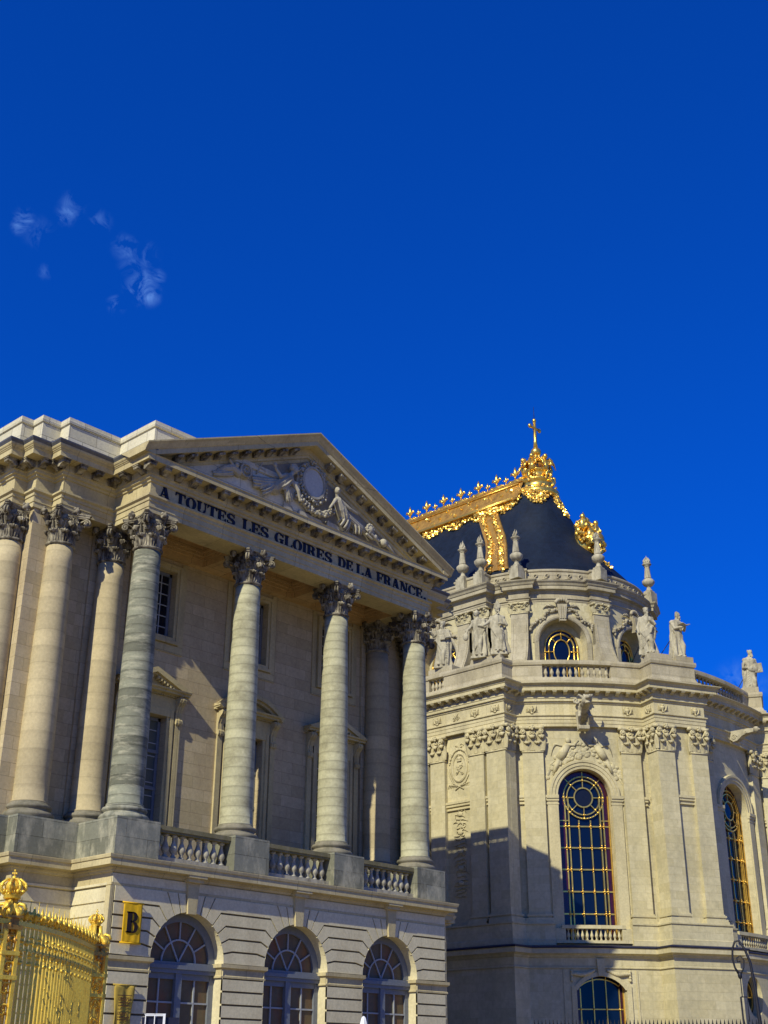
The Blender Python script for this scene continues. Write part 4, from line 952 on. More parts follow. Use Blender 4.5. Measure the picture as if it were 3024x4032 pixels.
# tall arched windows of the great storey
def tall_window(fr, zsill=8.95):
    c, hw, sp = 0, 1.66, 17.52
    o, ft = gwindow(fr, c, hw, zsill, sp, WD-.55, 'tall_window', 'arch')
    d0, d1 = WD-.56, WD-.47
    q = MB(); S = [c-hw*math.cos(math.pi*j/18) for j in range(19)]     # wine red border panes
    q.box(c-hw, c-1.24, d0, d0+.03, zsill, sp, fr); q.box(c+1.24, c+hw, d0, d0+.03, zsill, sp, fr); q.arch(c, sp, 1.32, 1.66, 0, math.pi, d0, d0+.03, fr, 20)
    q.build('border_pane', 'stain_red', o)
    q = MB()
    for x in (-1.24, -1.02, 1.02, 1.24, 1.60): q.box(c+x-.04, c+x+.04, d0, d1+.03, zsill, sp+(.0 if abs(x) < 1.1 else .1), fr)
    for x in (-.38, .38): q.box(c+x-.042, c+x+.042, d0, d1, zsill, 16.12, fr)
    zs = [10.55+1.30*i for i in range(5)]
    for z in zs:
        q.box(c-hw, c+hw, d0, d1+.01, z-.042, z+.042, fr)
        for x in (-1.24, -1.02, -.38, .38, 1.02, 1.24): knob(q, fr, c+x, z, d1+.05, .075); knob(q, fr, c+x, z+.13, d1+.03, .04); knob(q, fr, c+x, z-.13, d1+.03, .04)
    for x0, x1 in ((-1.66, -1.0), (1.0, 1.66)): q.box(c+x0, c+x1, d0, d1, 16.07, 16.13, fr)
    q.arch(c, sp, 1.26, 1.34, 0, 2*math.pi, d0, d1+.03, fr, 36); q.arch(c, sp, 1.04, 1.11, 0, 2*math.pi, d0, d1+.03, fr, 32); q.arch(c, sp, .56, .64, 0, 2*math.pi, d0, d1+.03, fr, 26)
    for k_ in range(8):
        a = math.pi/4*k_; r1_ = 1.62 if k_ in (1, 2, 3) else 1.30
        bar(q, fr, c+.6*math.cos(a), sp+.6*math.sin(a), c+r1_*math.cos(a), sp+r1_*math.sin(a), .055, d0, d1)
        for rr in (1.08, 1.30): knob(q, fr, c+rr*math.cos(a), sp+rr*math.sin(a), d1+.03, .07)
    for k_ in range(40): a = 2*math.pi*k_/40; knob(q, fr, c+1.30*math.cos(a), sp+1.30*math.sin(a), d1+.03, .035)
    q.build('gilded_bars', 'gold', o)
    q = MB(); q.arch(c, sp, .02, .56, 0, 2*math.pi, d0, d0+.025, fr, 20); q.build('roundel_pane', 'glassgrey' if False else 'glassdk', o)
    return o
def bay_wall(fr, half, flat_n=6):
    w = MB(); hw, sp = 1.68, 17.52
    w.opening(-half, half, 8.5, 21.95, -hw, hw, lambda x: 8.93, lambda x: sp+math.sqrt(max(0, hw*hw-x*x)), WD, .62, fr, 24, flat_n)
    cp(w, 'bay_wall', 'chapel')
    t = MB()                                             # archivolt, imposts, pilaster strips of the window
    t.arch(0, sp, 0, 0, 0, math.pi, 0, 0, fr, 28, prof=[(1.70, WD-.02), (1.70, WD+.08), (1.86, WD+.10), (1.88, WD+.15), (2.06, WD+.16), (2.08, WD+.21), (2.22, WD+.22), (2.26, WD+.10), (2.26, WD-.02)])
    for sg in (-1, 1):
        a, b = sorted((sg*1.66, sg*2.42)); t.box(a, b, WD, WD+.22, 17.36, 17.56, fr); t.box(a, b, WD, WD+.16, 17.20, 17.36, fr); t.box(a, b-(0 if sg < 0 else .06), WD, WD+.12, 16.98, 17.08, fr)
        a, b = sorted((sg*1.70, sg*2.36)); t.box(a, b, WD, WD+.10, 8.9, 17.2, fr)
    cp(t, 'window_surround', 'chtrim')
    q = MB(); q.box(-1.9, 1.9, -.30, .16, 9.62, 9.82, fr, 4); q.box(-1.9, 1.9, -.26, .12, 8.80, 8.96, fr, 4); q.box(-2.3, -1.68, -.3, .12, 8.8, 9.63, fr); q.box(1.68, 2.3, -.3, .12, 8.8, 9.63, fr)
    ro = cp(q, 'window_balustrade', 'chtrim'); baluster_row(fr, -1.66, 1.66, 12, -.02, 8.96, 9.62, 'chtrim', ro, .85)
    tall_window(fr)
bay_wall(B1, B1.half); bay_wall(B2, B2.half)
# low window of bay 1
q = MB(); S = [c1-h1*math.cos(math.pi*j/16) for j in range(17)]; q.strip(S, lambda x: 1.4, seg, -.18, B1); lw = cp(q, 'low_window', 'glass')
q = MB(); q.box(c1-h1, c1-h1+.26, -.17, -.14, 1.4, 6.5, B1); q.box(c1+h1-.26, c1+h1, -.17, -.14, 1.4, 6.5, B1); q.build('border_pane', 'stain_red', lw)
q = MB()
for x in (-1.16, -.40, .36, 1.14): q.box(c1+x-.03, c1+x+.03, -.17, -.08, 1.4, seg(c1+x)-.18 if abs(x) < 1 else 6.30, B1)
q.box(c1+1.34, c1+1.42, -.17, -.06, 1.4, 6.45, B1)
for z in (5.18, 3.95, 2.72): q.box(c1-h1, c1+h1, -.17, -.08, z-.03, z+.03, B1)
for j in range(10): a, b = c1-1.16+2.32*j/10, c1-1.16+2.32*(j+1)/10; bar(q, B1, a, seg(a)-.22, b, seg(b)-.22, .06, -.17, -.08)
for x in (-1.16, -.4, .36, 1.14): bar(q, B1, c1+x, seg(c1+x)-.22, c1+x*1.08, seg(c1+x*1.08)-.02, .05, -.17, -.08); knob(q, B1, c1+x, 5.18, -.06, .06)
q.build('gilded_bars', 'gold', lw)
# oval window of bay 2
q = MB(); S = [OVC-.85*math.cos(math.pi*j/18) for j in range(19)]; q.strip(S, lambda x: ov(x, -1), lambda x: ov(x, 1), -.20, B2); lw = cp(q, 'oval_window', 'glassdk')
q = MB(); NN = 30
for rs in ((.52, .60),):
    vs = []
    for i in range(NN+1):
        a = 2*math.pi*i/NN; vs += [(OVC+rr*math.cos(a), dd, 6.05+rr*1.45*math.sin(a)) for rr, dd in ((rs[0], -.19), (rs[1], -.19), (rs[1], -.10), (rs[0], -.10))]
    q.add(vs, [(i*4+j, i*4+(j+1) % 4, (i+1)*4+(j+1) % 4, (i+1)*4+j) for i in range(NN) for j in range(4)], fr=B2)
q.box(OVC-.55, OVC+.55, -.19, -.13, 6.02, 6.08, B2); q.build('gilded_bars', 'gold', lw)
# walls of south face and piers at great storey
w = MB(); core = [(WD-.5, 8.5), (WD-.006, 8.5), (WD-.006, 21.95), (WD-.5, 21.95)]
arcend = lambda A_, sg, n=4: [A_.pt(sg*(A_.half-1.2+1.2*j/n), 0, 0)[:2] for j in range(n+1)]
w.sweep(south+arcend(B1, -1)[::-1][1:], core); w.sweep(arcend(B1, 1)+[P2a, P2b]+arcend(B2, -1)[::-1], core); w.sweep(arcend(B2, 1)+right_half, core)
cp(w, 'pier_wall', 'chapel')
# pedestals, pilasters, capitals
def pil(fr, s0, s1, front=True, z0=10.34, cap=True, name='pilaster', ped=None):
    q = MB(); e = 0
    q.box(s0, s1, WD-.1, 0, 10.30, 20.22, fr); q.box(s0-.05, s1+.05, WD-.1, .05, 10.44, 10.52, fr); q.box(s0-.12, s1+.12, WD-.1, .12, 10.32, 10.44, fr); q.box(s0-.06, s1+.06, WD-.1, .06, 10.22, 10.32, fr); q.box(s0-.17, s1+.17, WD-.1, .17, 10.08, 10.22, fr); q.box(s0-.21, s1+.21, WD-.1, .21, 9.93, 10.08, fr)
    o = cp(q, name, 'chapel')
    if cap: k_ = MB(); cap_flat(k_, fr, s0, s1, 20.22, 1.64, 0.0); k_.build('capital', 'chtrim', o)
    return o
sy = lambda y: 85-y
pil(fS, sy(48.55), sy(47.06)); pil(fS, sy(50.0), sy(48.80)); pil(fS, sy(53.25), sy(52.05)); pil(fS, sy(54.9), sy(53.45)); pil(fS, sy(62.0), sy(60.5)); pil(fS, sy(63.6), sy(62.3))
pil(fR1, .385, 1.02, cap=False)
k_ = MB(); cap_flat(k_, fR1, .05, 1.0, 20.22, 1.64, 0.0); cp(k_, 'capital', 'chtrim')
pil(B1, -3.80, -2.50); pil(B1, 2.50, 3.78)
pil(fR2, .22, 1.385); pil(fP2, .02, 1.22); pil(fP2, 2.44, 3.62)
pil(B2, -3.80, -2.6); pil(B2, 2.6, 3.80); pil(fR3, .1, .99); pil(fP3, .05, 1.25)
w = MB(); pp = [(WD, 8.5), (.32, 8.5), (.32, 8.95), (.26, 8.99), (.26, 9.80), (.33, 9.84), (.33, 9.93), (WD, 9.93)]
w.sweep(south[:2]+[(62.5, 47.05)]+[B1.pt(-B1.half+(B1.half-2.28)*j/3, 0, 0)[:2] for j in range(4)], pp)
w.cut(); w.sweep([B1.pt(2.28+(B1.half-2.28)*j/3, 0, 0)[:2] for j in range(4)]+[P2a, P2b]+[B2.pt(-B2.half+(B2.half-2.3)*j/3, 0, 0)[:2] for j in range(4)], pp)
w.cut(); w.sweep([B2.pt(2.3+(B2.half-2.3)*j/3, 0, 0)[:2] for j in range(4)]+right_half[0:2], pp)
cp(w, 'pedestal_course', 'chapel')
# impost band behind pilasters
w = MB(); bp_ = [(WD, 17.0), (WD+.12, 17.02), (WD+.12, 17.08), (WD+.06, 17.1), (WD+.06, 17.22), (WD+.16, 17.24), (WD+.16, 17.36), (WD+.22, 17.40), (WD+.22, 17.55), (WD, 17.56)]
for f, a, b in ((fS, sy(60.5), sy(47.1)), (fR1, .39, 1.1), (B1, -B1.half+.02, -2.3), (B1, 2.3, B1.half-.02), (fR2, 0, 1.3), (fP2, 1.2, 2.46), (B2, -B2.half, -2.3), (B2, 2.3, B2.half), (fR3, 0, .9)):
    n = 3; w.cut(); w.sweep([f.pt(a+(b-a)*j/n, 0, 0)[:2] for j in range(n+1)], bp_)
cp(w, 'impost_band', 'chtrim')
# entablature
ec = [(-1.0, 21.86), (0, 21.86), (0, 22.06), (.03, 22.07), (.03, 22.28), (.06, 22.30), (.06, 22.48), (.15, 22.53), (.15, 22.60), (0, 22.62), (0, 23.32), (.06, 23.34), (.09, 23.44), (.18, 23.46), (.18, 23.62), (.22, 23.64), (.22, 24.04), (.64, 24.05), (.64, 24.25), (.68, 24.28), (.72, 24.36), (.84, 24.43), (.90, 24.47), (.91, 24.52), (-1.0, 24.60)]
w = MB(); w.sweep(cpath, ec); cp(w, 'entablature', 'chtrim')
w = MB()
def runmod(fr, a, b, step, d0, z0, **k):
    n = max(1, round((b-a)/step))
    for i in range(n+1):
        s = a+(b-a)*i/n
        if isinstance(fr, Arc): f = fr.at(s); modillion(w, f, 0, d0, z0, **k)
        else: modillion(w, fr, s, d0, z0, **k)
kk = dict(w_=.24, dp=.36, h=.16)
runmod(fS, sy(84), sy(47.05)+.4, .66, .22, 23.84, **kk); runmod(fR1, .15, .9, .6, .22, 23.84, **kk); runmod(B1, -B1.half+.5, B1.half-.45, .66, .22, 23.84, **kk)
runmod(fR2, .3, 1.5, .6, .22, 23.84, **kk); runmod(fP2, -.2, lP2+.3, .66, .22, 23.84, **kk); runmod(B2, -B2.half+.6, B2.half-.6, .66, .22, 23.84, **kk); runmod(fR3, .3, 1.2, .6, .22, 23.84, **kk); runmod(fP3, 0, 3, .66, .22, 23.84, **kk)
cp(w, 'modillion', 'chtrim')
# frieze ornament: little crowned vases between palm fronds
w = MB()
def vase(fr, s):
    w.cut()
    f = fr.at(s); z = 22.70
    w.lathe((0, 0), [(.0, z), (.10, z), (.05, z+.05), (.04, z+.12), (.14, z+.24), (.17, z+.34), (.12, z+.38)], 8, Fr(f.pt(0, .0, 0)[0], f.pt(0, .0, 0)[1], *f.t))
    w.ell((0, .05, z+.44), (.10, .06, .07), f, 6, 4)
    for sg in (-1, 1):
        for j in range(5): w.tube([(sg*.10, .03, z+.05+.02*j), (sg*(.20+.02*j), .08, z+.16+.06*j), (sg*(.38-.02*j), .04, z+.12+.10*j)], [.025, .03, .012], 4, f)
for y in (47.75, 49.4, 52.6, 54.1): vase(fS, sy(y))
for s in (-3.1, 3.1): vase(B1, s)
vase(fR1, .5); vase(fR2, .75)
for s in (.62, 3.03): vase(fP2, s)
f = fS.at(sy(51.0)); 
for sg in (-1, 1): w.tube(spiral((sg*.16, 22.86), .15, 1.4, 12, lambda u, v, q: (u, .03, v), sg), .025, 4, f); w.tube([(sg*.16, .03, 22.75), (-sg*.1, .04, 23.05), (-sg*.2, .03, 23.2)], .028, 4, f)
cp(w, 'frieze_vase', 'chtrim')
# carved cartouche panel on the south face
class Flat:
    def __init__(s_, f, k, d0): s_.f = f; s_.k = k; s_.d0 = d0
    def pt(s_, s, d, z): return s_.f.pt(s, s_.d0+(d-s_.d0)*s_.k, z)
w = MB(); dd = WD; f = Flat(fS.at(sy(51.02)), .75, dd)
NN = 32; vs = []
for i in range(NN+1):
    a = 2*math.pi*i/NN; vs += [(rr*math.cos(a), d_, 19.72+(rr+.28)*math.sin(a)) for rr, d_ in ((.50, dd), (.52, dd+.06), (.60, dd+.12), (.68, dd+.07), (.70, dd))]
w.add(vs, [(i*5+j, i*5+(j+1) % 5, (i+1)*5+(j+1) % 5, (i+1)*5+j) for i in range(NN) for j in range(5)], fr=f)
random.seed(5)
for k_ in range(26): a = math.pi*(.05+.9*k_/25); w.ell((.82*math.cos(a), dd+.05, 19.85+1.05*math.sin(a)), (random.uniform(.05, .10),)*3, f, 6, 4)
for sg in (-1, 1):
    w.tube(spiral((sg*.2, 21.1), .18, 1.2, 12, lambda u, v, q: (u, dd+.04, v), sg), .03, 5, f); w.tube([(0, dd+.04, 21.0), (sg*.35, dd+.05, 20.85), (sg*.5, dd+.04, 20.6)], .03, 5, f)
    for j in range(9): t = j/8; w.tube([(sg*(.45+.35*t), dd+.02, 18.75+.75*t), (sg*(.62+.36*t), dd+.06, 18.95+.85*t), (sg*(.72+.25*t), dd+.03, 19.2+.85*t)], [.03, .04, .01], 4, f)
    w.tube([(-sg*.35, dd+.05, 18.3), (0, dd+.06, 18.5), (sg*.5, dd+.05, 18.75), (sg*.85, dd+.05, 19.3)], .04, 5, f)
    for j in range(5): w.tube([(sg*(.15+.12*j), dd+.03, 18.45+.05*j), (sg*(.3+.14*j), dd+.07, 18.62+.02*j), (sg*(.45+.13*j), dd+.03, 18.5-.02*j)], [.025, .035, .01], 4, f)
w.box(-.18, .18, dd, dd+.10, 20.12, 20.22, f); w.ell((0, dd+.06, 20.30), (.19, .08, .14), f); w.ell((0, dd+.05, 20.48), (.04, .04, .06), f, 6, 4)
for sg in (-1, 1):
    w.tube(spiral((sg*.12, 19.75), .16, 1.3, 14, lambda u, v, q: (u, dd+.04, v), sg), .028, 4, f); w.tube(spiral((sg*.22, 19.35), .12, 1.2, 12, lambda u, v, q: (u, dd+.04, v), -sg), .028, 4, f); w.tube([(sg*.25, dd+.04, 20.0), (0, dd+.05, 19.55), (-sg*.2, dd+.04, 19.3)], .028, 4, f)
# hanging trophy below
for sg in (-1, 1):
    for j in range(22):
        t = j/21; z = 16.9-5.2*t; w.tube([(sg*.04, dd+.02, z), (sg*random.uniform(.2, .4), dd+.07, z+random.uniform(-.1, .15)), (sg*random.uniform(.3, .62), dd+.02, z-random.uniform(-.15, .2))], [.05, .045, .012], 4, f)
for z in (16.75, 15.6, 14.4, 13.4, 12.5): w.ell((0, dd+.06, z), (.24, .08, .15), f, 8, 5)
w.arch(0, 16.0, .20, .28, .2, 2.9, dd, dd+.08, f, 10)
cp(w, 'carved_trophy', 'chtrim')
# angels above the tall window
w = MB(); dd = WD; f = Flat(B1, .62, dd-.02)
for sg, x0 in ((-1, -1.0), (1, 1.0)):
    limb(w, [(x0-sg*.05, dd+.10, 20.65), (x0+sg*.25, dd+.14, 20.2), (x0+sg*.5, dd+.08, 19.8)], [.21, .26, .22], f)
    w.ell((x0-sg*.12, dd+.18, 21.0), (.17, .15, .19), f); limb(w, [(x0-sg*.1, dd+.14, 20.75), (x0-sg*.5, dd+.16, 20.7), (x0-sg*.75, dd+.1, 21.0)], [.10, .08, .07], f)
    limb(w, [(x0+sg*.5, dd+.1, 19.8), (x0+sg*.72, dd+.12, 19.35), (x0+sg*.9, dd+.08, 18.9)], [.19, .13, .08], f); limb(w, [(x0+sg*.4, dd+.1, 19.8), (x0+sg*.45, dd+.12, 19.5), (x0+sg*.75, dd+.08, 19.45)], [.12, .09, .06], f)
    for j in range(6): w.tube([(x0+sg*.2, dd+.04, 20.6), (x0+sg*(.55+.05*j), dd+.1, 20.75+.06*j-.05*j), (x0+sg*(.8+.04*j), dd+.03, 20.85-.17*j)], [.05, .06, .015], 4, f)
    for j in range(7): w.tube([(x0+sg*(.8+.07*j), dd+.03, 19.7-.15*j), (x0+sg*(1.05+.08*j), dd+.06, 19.5-.2*j), (x0+sg*(1.2+.07*j), dd+.02, 19.2-.22*j)], [.04, .05, .01], 4, f)
for j in range(46): a = random.uniform(.12, .88)*math.pi; rr = random.uniform(.05, 1)*.75; w.ell(((2.35+rr)*math.cos(a)*.92, dd+.03, 17.55+(2.35+rr)*math.sin(a)), (random.uniform(.12, .28), .09, random.uniform(.1, .2)), f, 7, 5, rot=Matrix.Rotation(random.uniform(-.6, .6), 3, 'Y'))
for j in range(26): w.ell((random.uniform(-1.6, 1.6)*(1-j/60), dd+.04, 20.0+random.uniform(-.1, 1.0)*(1-j/60)), (random.uniform(.1, .2), .1, random.uniform(.08, .16)), f, 7, 5)
cp(w, 'carved_angels', 'chapel')
# gargoyles
class Sc:
    def __init__(s_, f, k, z): s_.f = f; s_.k = k; s_.z = z
    def pt(s_, s, d, z): return s_.f.pt(s*s_.k, d*s_.k, s_.z+(z-s_.z)*s_.k)
def gargoyle(fr, s, z, ln=1.25):
    q = MB(); f = Sc(fr.at(s), 1.4, z)
    q.tube([(0, -.1, z-.35), (0, .35, z-.15), (0, .8, z+.05), (0, ln, z+.12)], [.24, .26, .22, .19], 10, f); q.ell((0, ln+.08, z+.16), (.24, .28, .24), f)
    q.ell((0, ln+.30, z+.20), (.15, .2, .11), f); q.ell((0, ln+.24, z-.02), (.12, .17, .06), f)
    for sg in (-1, 1):
        q.ell((sg*.13, ln+.18, z+.33), (.07,)*3, f, 6, 4); q.tube([(sg*.16, ln-.05, z+.32), (sg*.3, ln-.15, z+.45), (sg*.36, ln-.3, z+.42)], [.07, .05, .02], 5, f); q.tube(spiral((sg*.26, z+.42), .16, 1.2, 10, lambda u, v, g: (u, .25, v), sg), .05, 5, f)
        q.tube([(sg*.2, .5, z-.1), (sg*.24, .7, z-.4), (sg*.2, .35, z-.75)], [.1, .09, .05], 5, f); q.tube([(sg*.24, .3, z-.1), (sg*.22, .2, z-.9)], [.12, .06], 5, f)
    for j in range(10): q.ell((random.uniform(-.2, .2), random.uniform(.2, ln), z+random.uniform(.05, .25)), (.08, .1, .07), f, 6, 4)
    q.box(-.24, .24, 0, .55, z-.95, z-.78, f)
    cp(q, 'gargoyle', 'statue', remesh=.035)
gargoyle(B1, .05, 22.85); 
q = MB(); f = B2.at(0)                                  # scrolled water spout of the east bay
P = [(0, 22.1), (.25, 21.9), (.55, 21.95), (.9, 22.2), (1.3, 22.32), (1.75, 22.34), (1.8, 22.56), (1.4, 22.62), (0, 22.62)]
n = len(P); vs = [(-.24, p[0], p[1]) for p in P]+[(.24, p[0], p[1]) for p in P]
q.add(vs, [tuple(range(n))[::-1], tuple(range(n, 2*n))]+[(j, (j+1) % n, n+(j+1) % n, n+j) for j in range(n)], fr=f)
q.ell((0, 1.85, 22.5), (.2, .22, .22), f); q.ell((0, 2.02, 22.48), (.1, .14, .08), f)
for sg in (-1, 1): q.tube(spiral((.35, 22.2), .2, 1.5, 12, lambda u, v, g: (sg*.25, u, v), 1), .04, 5, f); q.tube(spiral((1.2, 22.42), .12, 1.3, 10, lambda u, v, g: (sg*.25, u, v), -1), .03, 5, f)
cp(q, 'water_spout', 'statue')
# --- parapet and balustrade above
pr_ = [(-.8, 24.5), (-.02, 24.5), (-.02, 24.92), (-.12, 24.94), (-.24, 25.2), (-.24, 25.96), (-.16, 26.0), (-.12, 26.16), (-.14, 26.30), (-.8, 26.32)]
bp2 = lambda fr, a, b, n=4: [fr.pt(a+(b-a)*j/n, 0, 0)[:2] for j in range(n+1)]
w = MB(); w.sweep([(61.3, 52.2)]+south[1:]+bp2(B1, -B1.half, -2.30)[1:], pr_); w.cut(); w.sweep(bp2(B1, 2.26, B1.half)+[P2a, P2b]+bp2(B2, -B2.half, -3.2), pr_); w.cut(); w.sweep(bp2(B2, 3.2, B2.half)+right_half[:6], pr_)
w.cut(); w.sweep([(61.3, 62), (61.3, 53.5)], pr_)
cp(w, 'parapet', 'chgrey')
lowp = [(-.8, 24.5), (-.02, 24.5), (-.02, 24.92), (-.12, 24.94), (-.24, 25.17), (-.8, 25.18)]; capp = [(-.8, 25.99), (-.22, 25.99), (-.12, 26.02), (-.12, 26.16), (-.14, 26.30), (-.8, 26.32)]
for fr, a, b, n, cn in ((B1, -2.30, 2.26, 11, 6), (B2, -3.2, 3.2, 15, 6), (fS, sy(53.5), sy(52.2), 4, 2)):
    w = MB(); w.sweep(bp2(fr, a, b, cn), lowp); w.sweep(bp2(fr, a, b, cn), capp); ro = cp(w, 'parapet_balustrade', 'chgrey'); baluster_row(fr, a+.04, b-.04, n, -.46, 25.17, 26.0, 'chgrey', ro, 1.15)
w = MB(); w.sweep([(61.3, 50.1), (61.3, 47.05), (62.3, 47.05)], [(-1.5, 26.3), (-.55, 26.31), (-.55, 26.72), (-1.5, 26.72)]); w.cut(); w.box(sy(53.6), sy(51.5), -1.4, -.3, 26.2, 26.72, fS)
w.cut(); w.box(.30, 1.9, -1.5, -.35, 26.30, 26.74, fP2); w.box(lP2-1.45, lP2-.15, -1.5, -.35, 26.30, 26.74, fP2); w.box(1.9, lP2-1.45, -1.5, -.45, 26.30, 26.45, fP2); w.cut(); w.box(.3, 2.2, -1.5, -.35, 26.3, 26.74, fP3)
cp(w, 'statue_plinth', 'chgrey')
w = MB(); w.add([(62, 85, 24.45), (62, 47.6, 24.45), (68.3, 41.9, 24.45), (71.5, 39.6, 24.45), (79.6, 39.6, 24.45), (82.8, 41.9, 24.45), (89.1, 47.6, 24.45), (89.1, 85, 24.45)], [tuple(range(8))]); cp(w, 'terrace_roof', 'leadroof')
# ------------------------------------------------------------------ clerestory drum
OC = (75.55, 54.0); RD = 8.1
DA = lambda phi, r=RD: Arc(OC[0], OC[1], r, math.pi+R(phi))
pol = lambda phi, r: (OC[0]+r*math.cos(math.pi+R(phi)), OC[1]+r*math.sin(math.pi+R(phi)))
PIER = [25, 66, 114, 155]; HWP = 5.0
def drum_path(rb, rp, xs, ys, step=3, hw=HWP):
    P = [(2*0+xs[1], 85), (xs[1], ys[1]), (xs[0], ys[1]), (xs[0], ys[0]), (OC[0]-math.sqrt(rb*rb-(OC[1]-ys[0])**2), ys[0])]
    phi = math.degrees(math.asin((OC[1]-ys[0])/rb)); ang = []
    a = phi+2
    for pc in PIER:
        while a < pc-hw-.5: ang.append((a, rb)); a += step
        ang += [(pc-hw, rb), (pc-hw, rp), (pc, rp), (pc+hw, rp), (pc+hw, rb)]; a = pc+hw+step
    while a < 178-phi: ang.append((a, rb)); a += step
    P += [pol(x, r) for x, r in ang]
    P += [(2*OC[0]-x, y) for x, y in P[:5][::-1]]
    return P
dp_ = drum_path(RD, RD+.36, (66.80, 67.40), (52.55, 55.6))
w = MB()
# wall panels between piers, with arched recesses
def drum_open(fr, s0, s1, n=14):
    w.opening(s0, s1, 24.4, 32.6, -1.72, 1.72, lambda x: 24.4, lambda x: 29.62+math.sqrt(max(0, 1.72**2-x*x)), 0, .95, fr, 22, 4)
for pc, a, b in ((46, 9.5, 68), (90, 68, 112), (134, 112, 171)):
    f = DA(pc); k_ = RD*math.pi/180; drum_open(f, (a-pc)*k_, (b-pc)*k_)
w.sweep([(67.40, 54.2), (67.40, 52.65), pol(9.5, RD)], [(-.4, 24.4), (0, 24.4), (0, 32.6), (-.4, 32.6)])
fD = Fr(67.40, 85, 0, -1); fD0 = fD.at(85-57.6); 
w.opening(-27.0, 3.4, 24.4, 32.6, -1.72, 1.72, lambda x: 24.4, lambda x: 29.62+math.sqrt(max(0, 1.72**2-x*x)), 0, .95, fD0, 22, 4)
w.sweep([(2*OC[0]-67.4, 52.65), (2*OC[0]-67.4, 85)], [(-.4, 24.4), (0, 24.4), (0, 32.6), (-.4, 32.6)])
cp(w, 'clerestory_wall', 'chapel')
def clere_window(fr):
    c, sp, d = 0, 29.45, -.82
    S = [-1.72*math.cos(math.pi*j/18) for j in range(19)]
    q = MB(); q.strip(S, lambda x: 24.6, lambda x: 29.62+math.sqrt(max(0, 1.72**2-x*x)), d-.1, fr); cp(q, 'window_recess', 'chapel')
    S = [-1.34*math.cos(math.pi*j/18) for j in range(19)]; ft = lambda x: sp+math.sqrt(max(0, 1.34**2-x*x))
    q = MB(); q.strip(S, lambda x: 24.9, ft, d-.04, fr); o = cp(q, 'clerestory_window', 'glass')
    q = MB(); g0, g1 = d-.05, d+.06
    for rr in (1.30, 1.0):
        q.arch(0, sp, rr-.055, rr+.055, 0, math.pi, g0, g1, fr, 22); q.box(-rr-.055, -rr+.055, g0, g1, 24.9, sp, fr); q.box(rr-.055, rr+.055, g0, g1, 24.9, sp, fr)
    vs = []; NN = 28
    for i in range(NN+1):
        a = 2*math.pi*i/NN; vs += [(u*math.cos(a), dd, 29.15+(u+.26)*math.sin(a)) for u, dd in ((.58, g0), (.66, g0), (.66, g1+.02), (.58, g1+.02))]
    q.add(vs, [(i*4+j, i*4+(j+1) % 4, (i+1)*4+(j+1) % 4, (i+1)*4+j) for i in range(NN) for j in range(4)], fr=fr)
    for z, x0 in ((29.15, .62), (28.35, .2), (27.2, 0), (26.0, 0)):
        for sg in (-1, 1): q.box(min(sg*x0, sg*1.3), max(sg*x0, sg*1.3), g0, g1, z-.03, z+.03, fr)
        for x in (-1.3, -1.0, 1.0, 1.3): knob(q, fr, x, z, g1+.02, .07)
    for a in (45, 90, 135): bar(q, fr, .62*math.cos(R(a)), 29.2+.85*math.sin(R(a)), 1.3*math.cos(R(a)), sp+1.3*math.sin(R(a)), .085, g0, g1); knob(q, fr, math.cos(R(a)), sp+math.sin(R(a)), g1, .07)
    for x in (-.34, .34): q.box(x-.03, x+.03, g0, g1, 24.9, 28.35, fr)
    q.build('gilded_bars', 'gold', o)
    t = MB()
    t.arch(0, 29.62, 0, 0, 0, math.pi, 0, 0, fr, 26, prof=[(1.72, -.02), (1.72, .08), (1.80, .14), (1.92, .16), (2.02, .12), (2.04, .05), (2.12, .05), (2.14, -.02)])
    for sg in (-1, 1):
        a, b = sorted((sg*1.72, sg*2.03)); t.box(a, b, -.02, .13, 24.5, 29.62, fr); a, b = sorted((sg*2.25, sg*2.33)); t.box(a, b, -.02, .05, 24.5, 30.2, fr)
    t.prism([(-.22, 31.1), (.22, 31.1), (.34, 32.35), (-.34, 32.35)], 0, .36, fr)
    for x in (-.16, 0, .16): t.box(x-.05, x+.05, .3, .42, 31.25, 32.2, fr)
    for k_ in range(7): a = math.pi*(.1+.8*k_/6); t.ell((.42*math.cos(a), .26, 32.45+.28*math.sin(a)), (.13, .14, .16), fr, 6, 5)
    cp(t, 'window_surround', 'chgrey')
    t = MB()
    for sg in (-1, 1):
        for k_ in range(34):
            tt = k_/33; a = R(82-58*tt); rr = 2.28+random.uniform(-.03, .20)+.15*math.sin(tt*9)
            t.ell((sg*rr*math.cos(a), .10+random.uniform(0, .1), 29.55+rr*math.sin(a)), (random.uniform(.07, .14), .10, random.uniform(.07, .14)), fr, 6, 4)
        for k_ in range(4): t.tube([(sg*.4, .08, 32.2), (sg*(.75+.1*k_), .14, 32.35+.05*math.sin(k_*2)), (sg*(1.1+.08*k_), .05, 32.25-.05*k_)], [.04, .06, .02], 4, fr)
    cp(t, 'flower_garland', 'chgrey')
for fr in (DA(46), DA(90), DA(134), fD0): clere_window(fr)
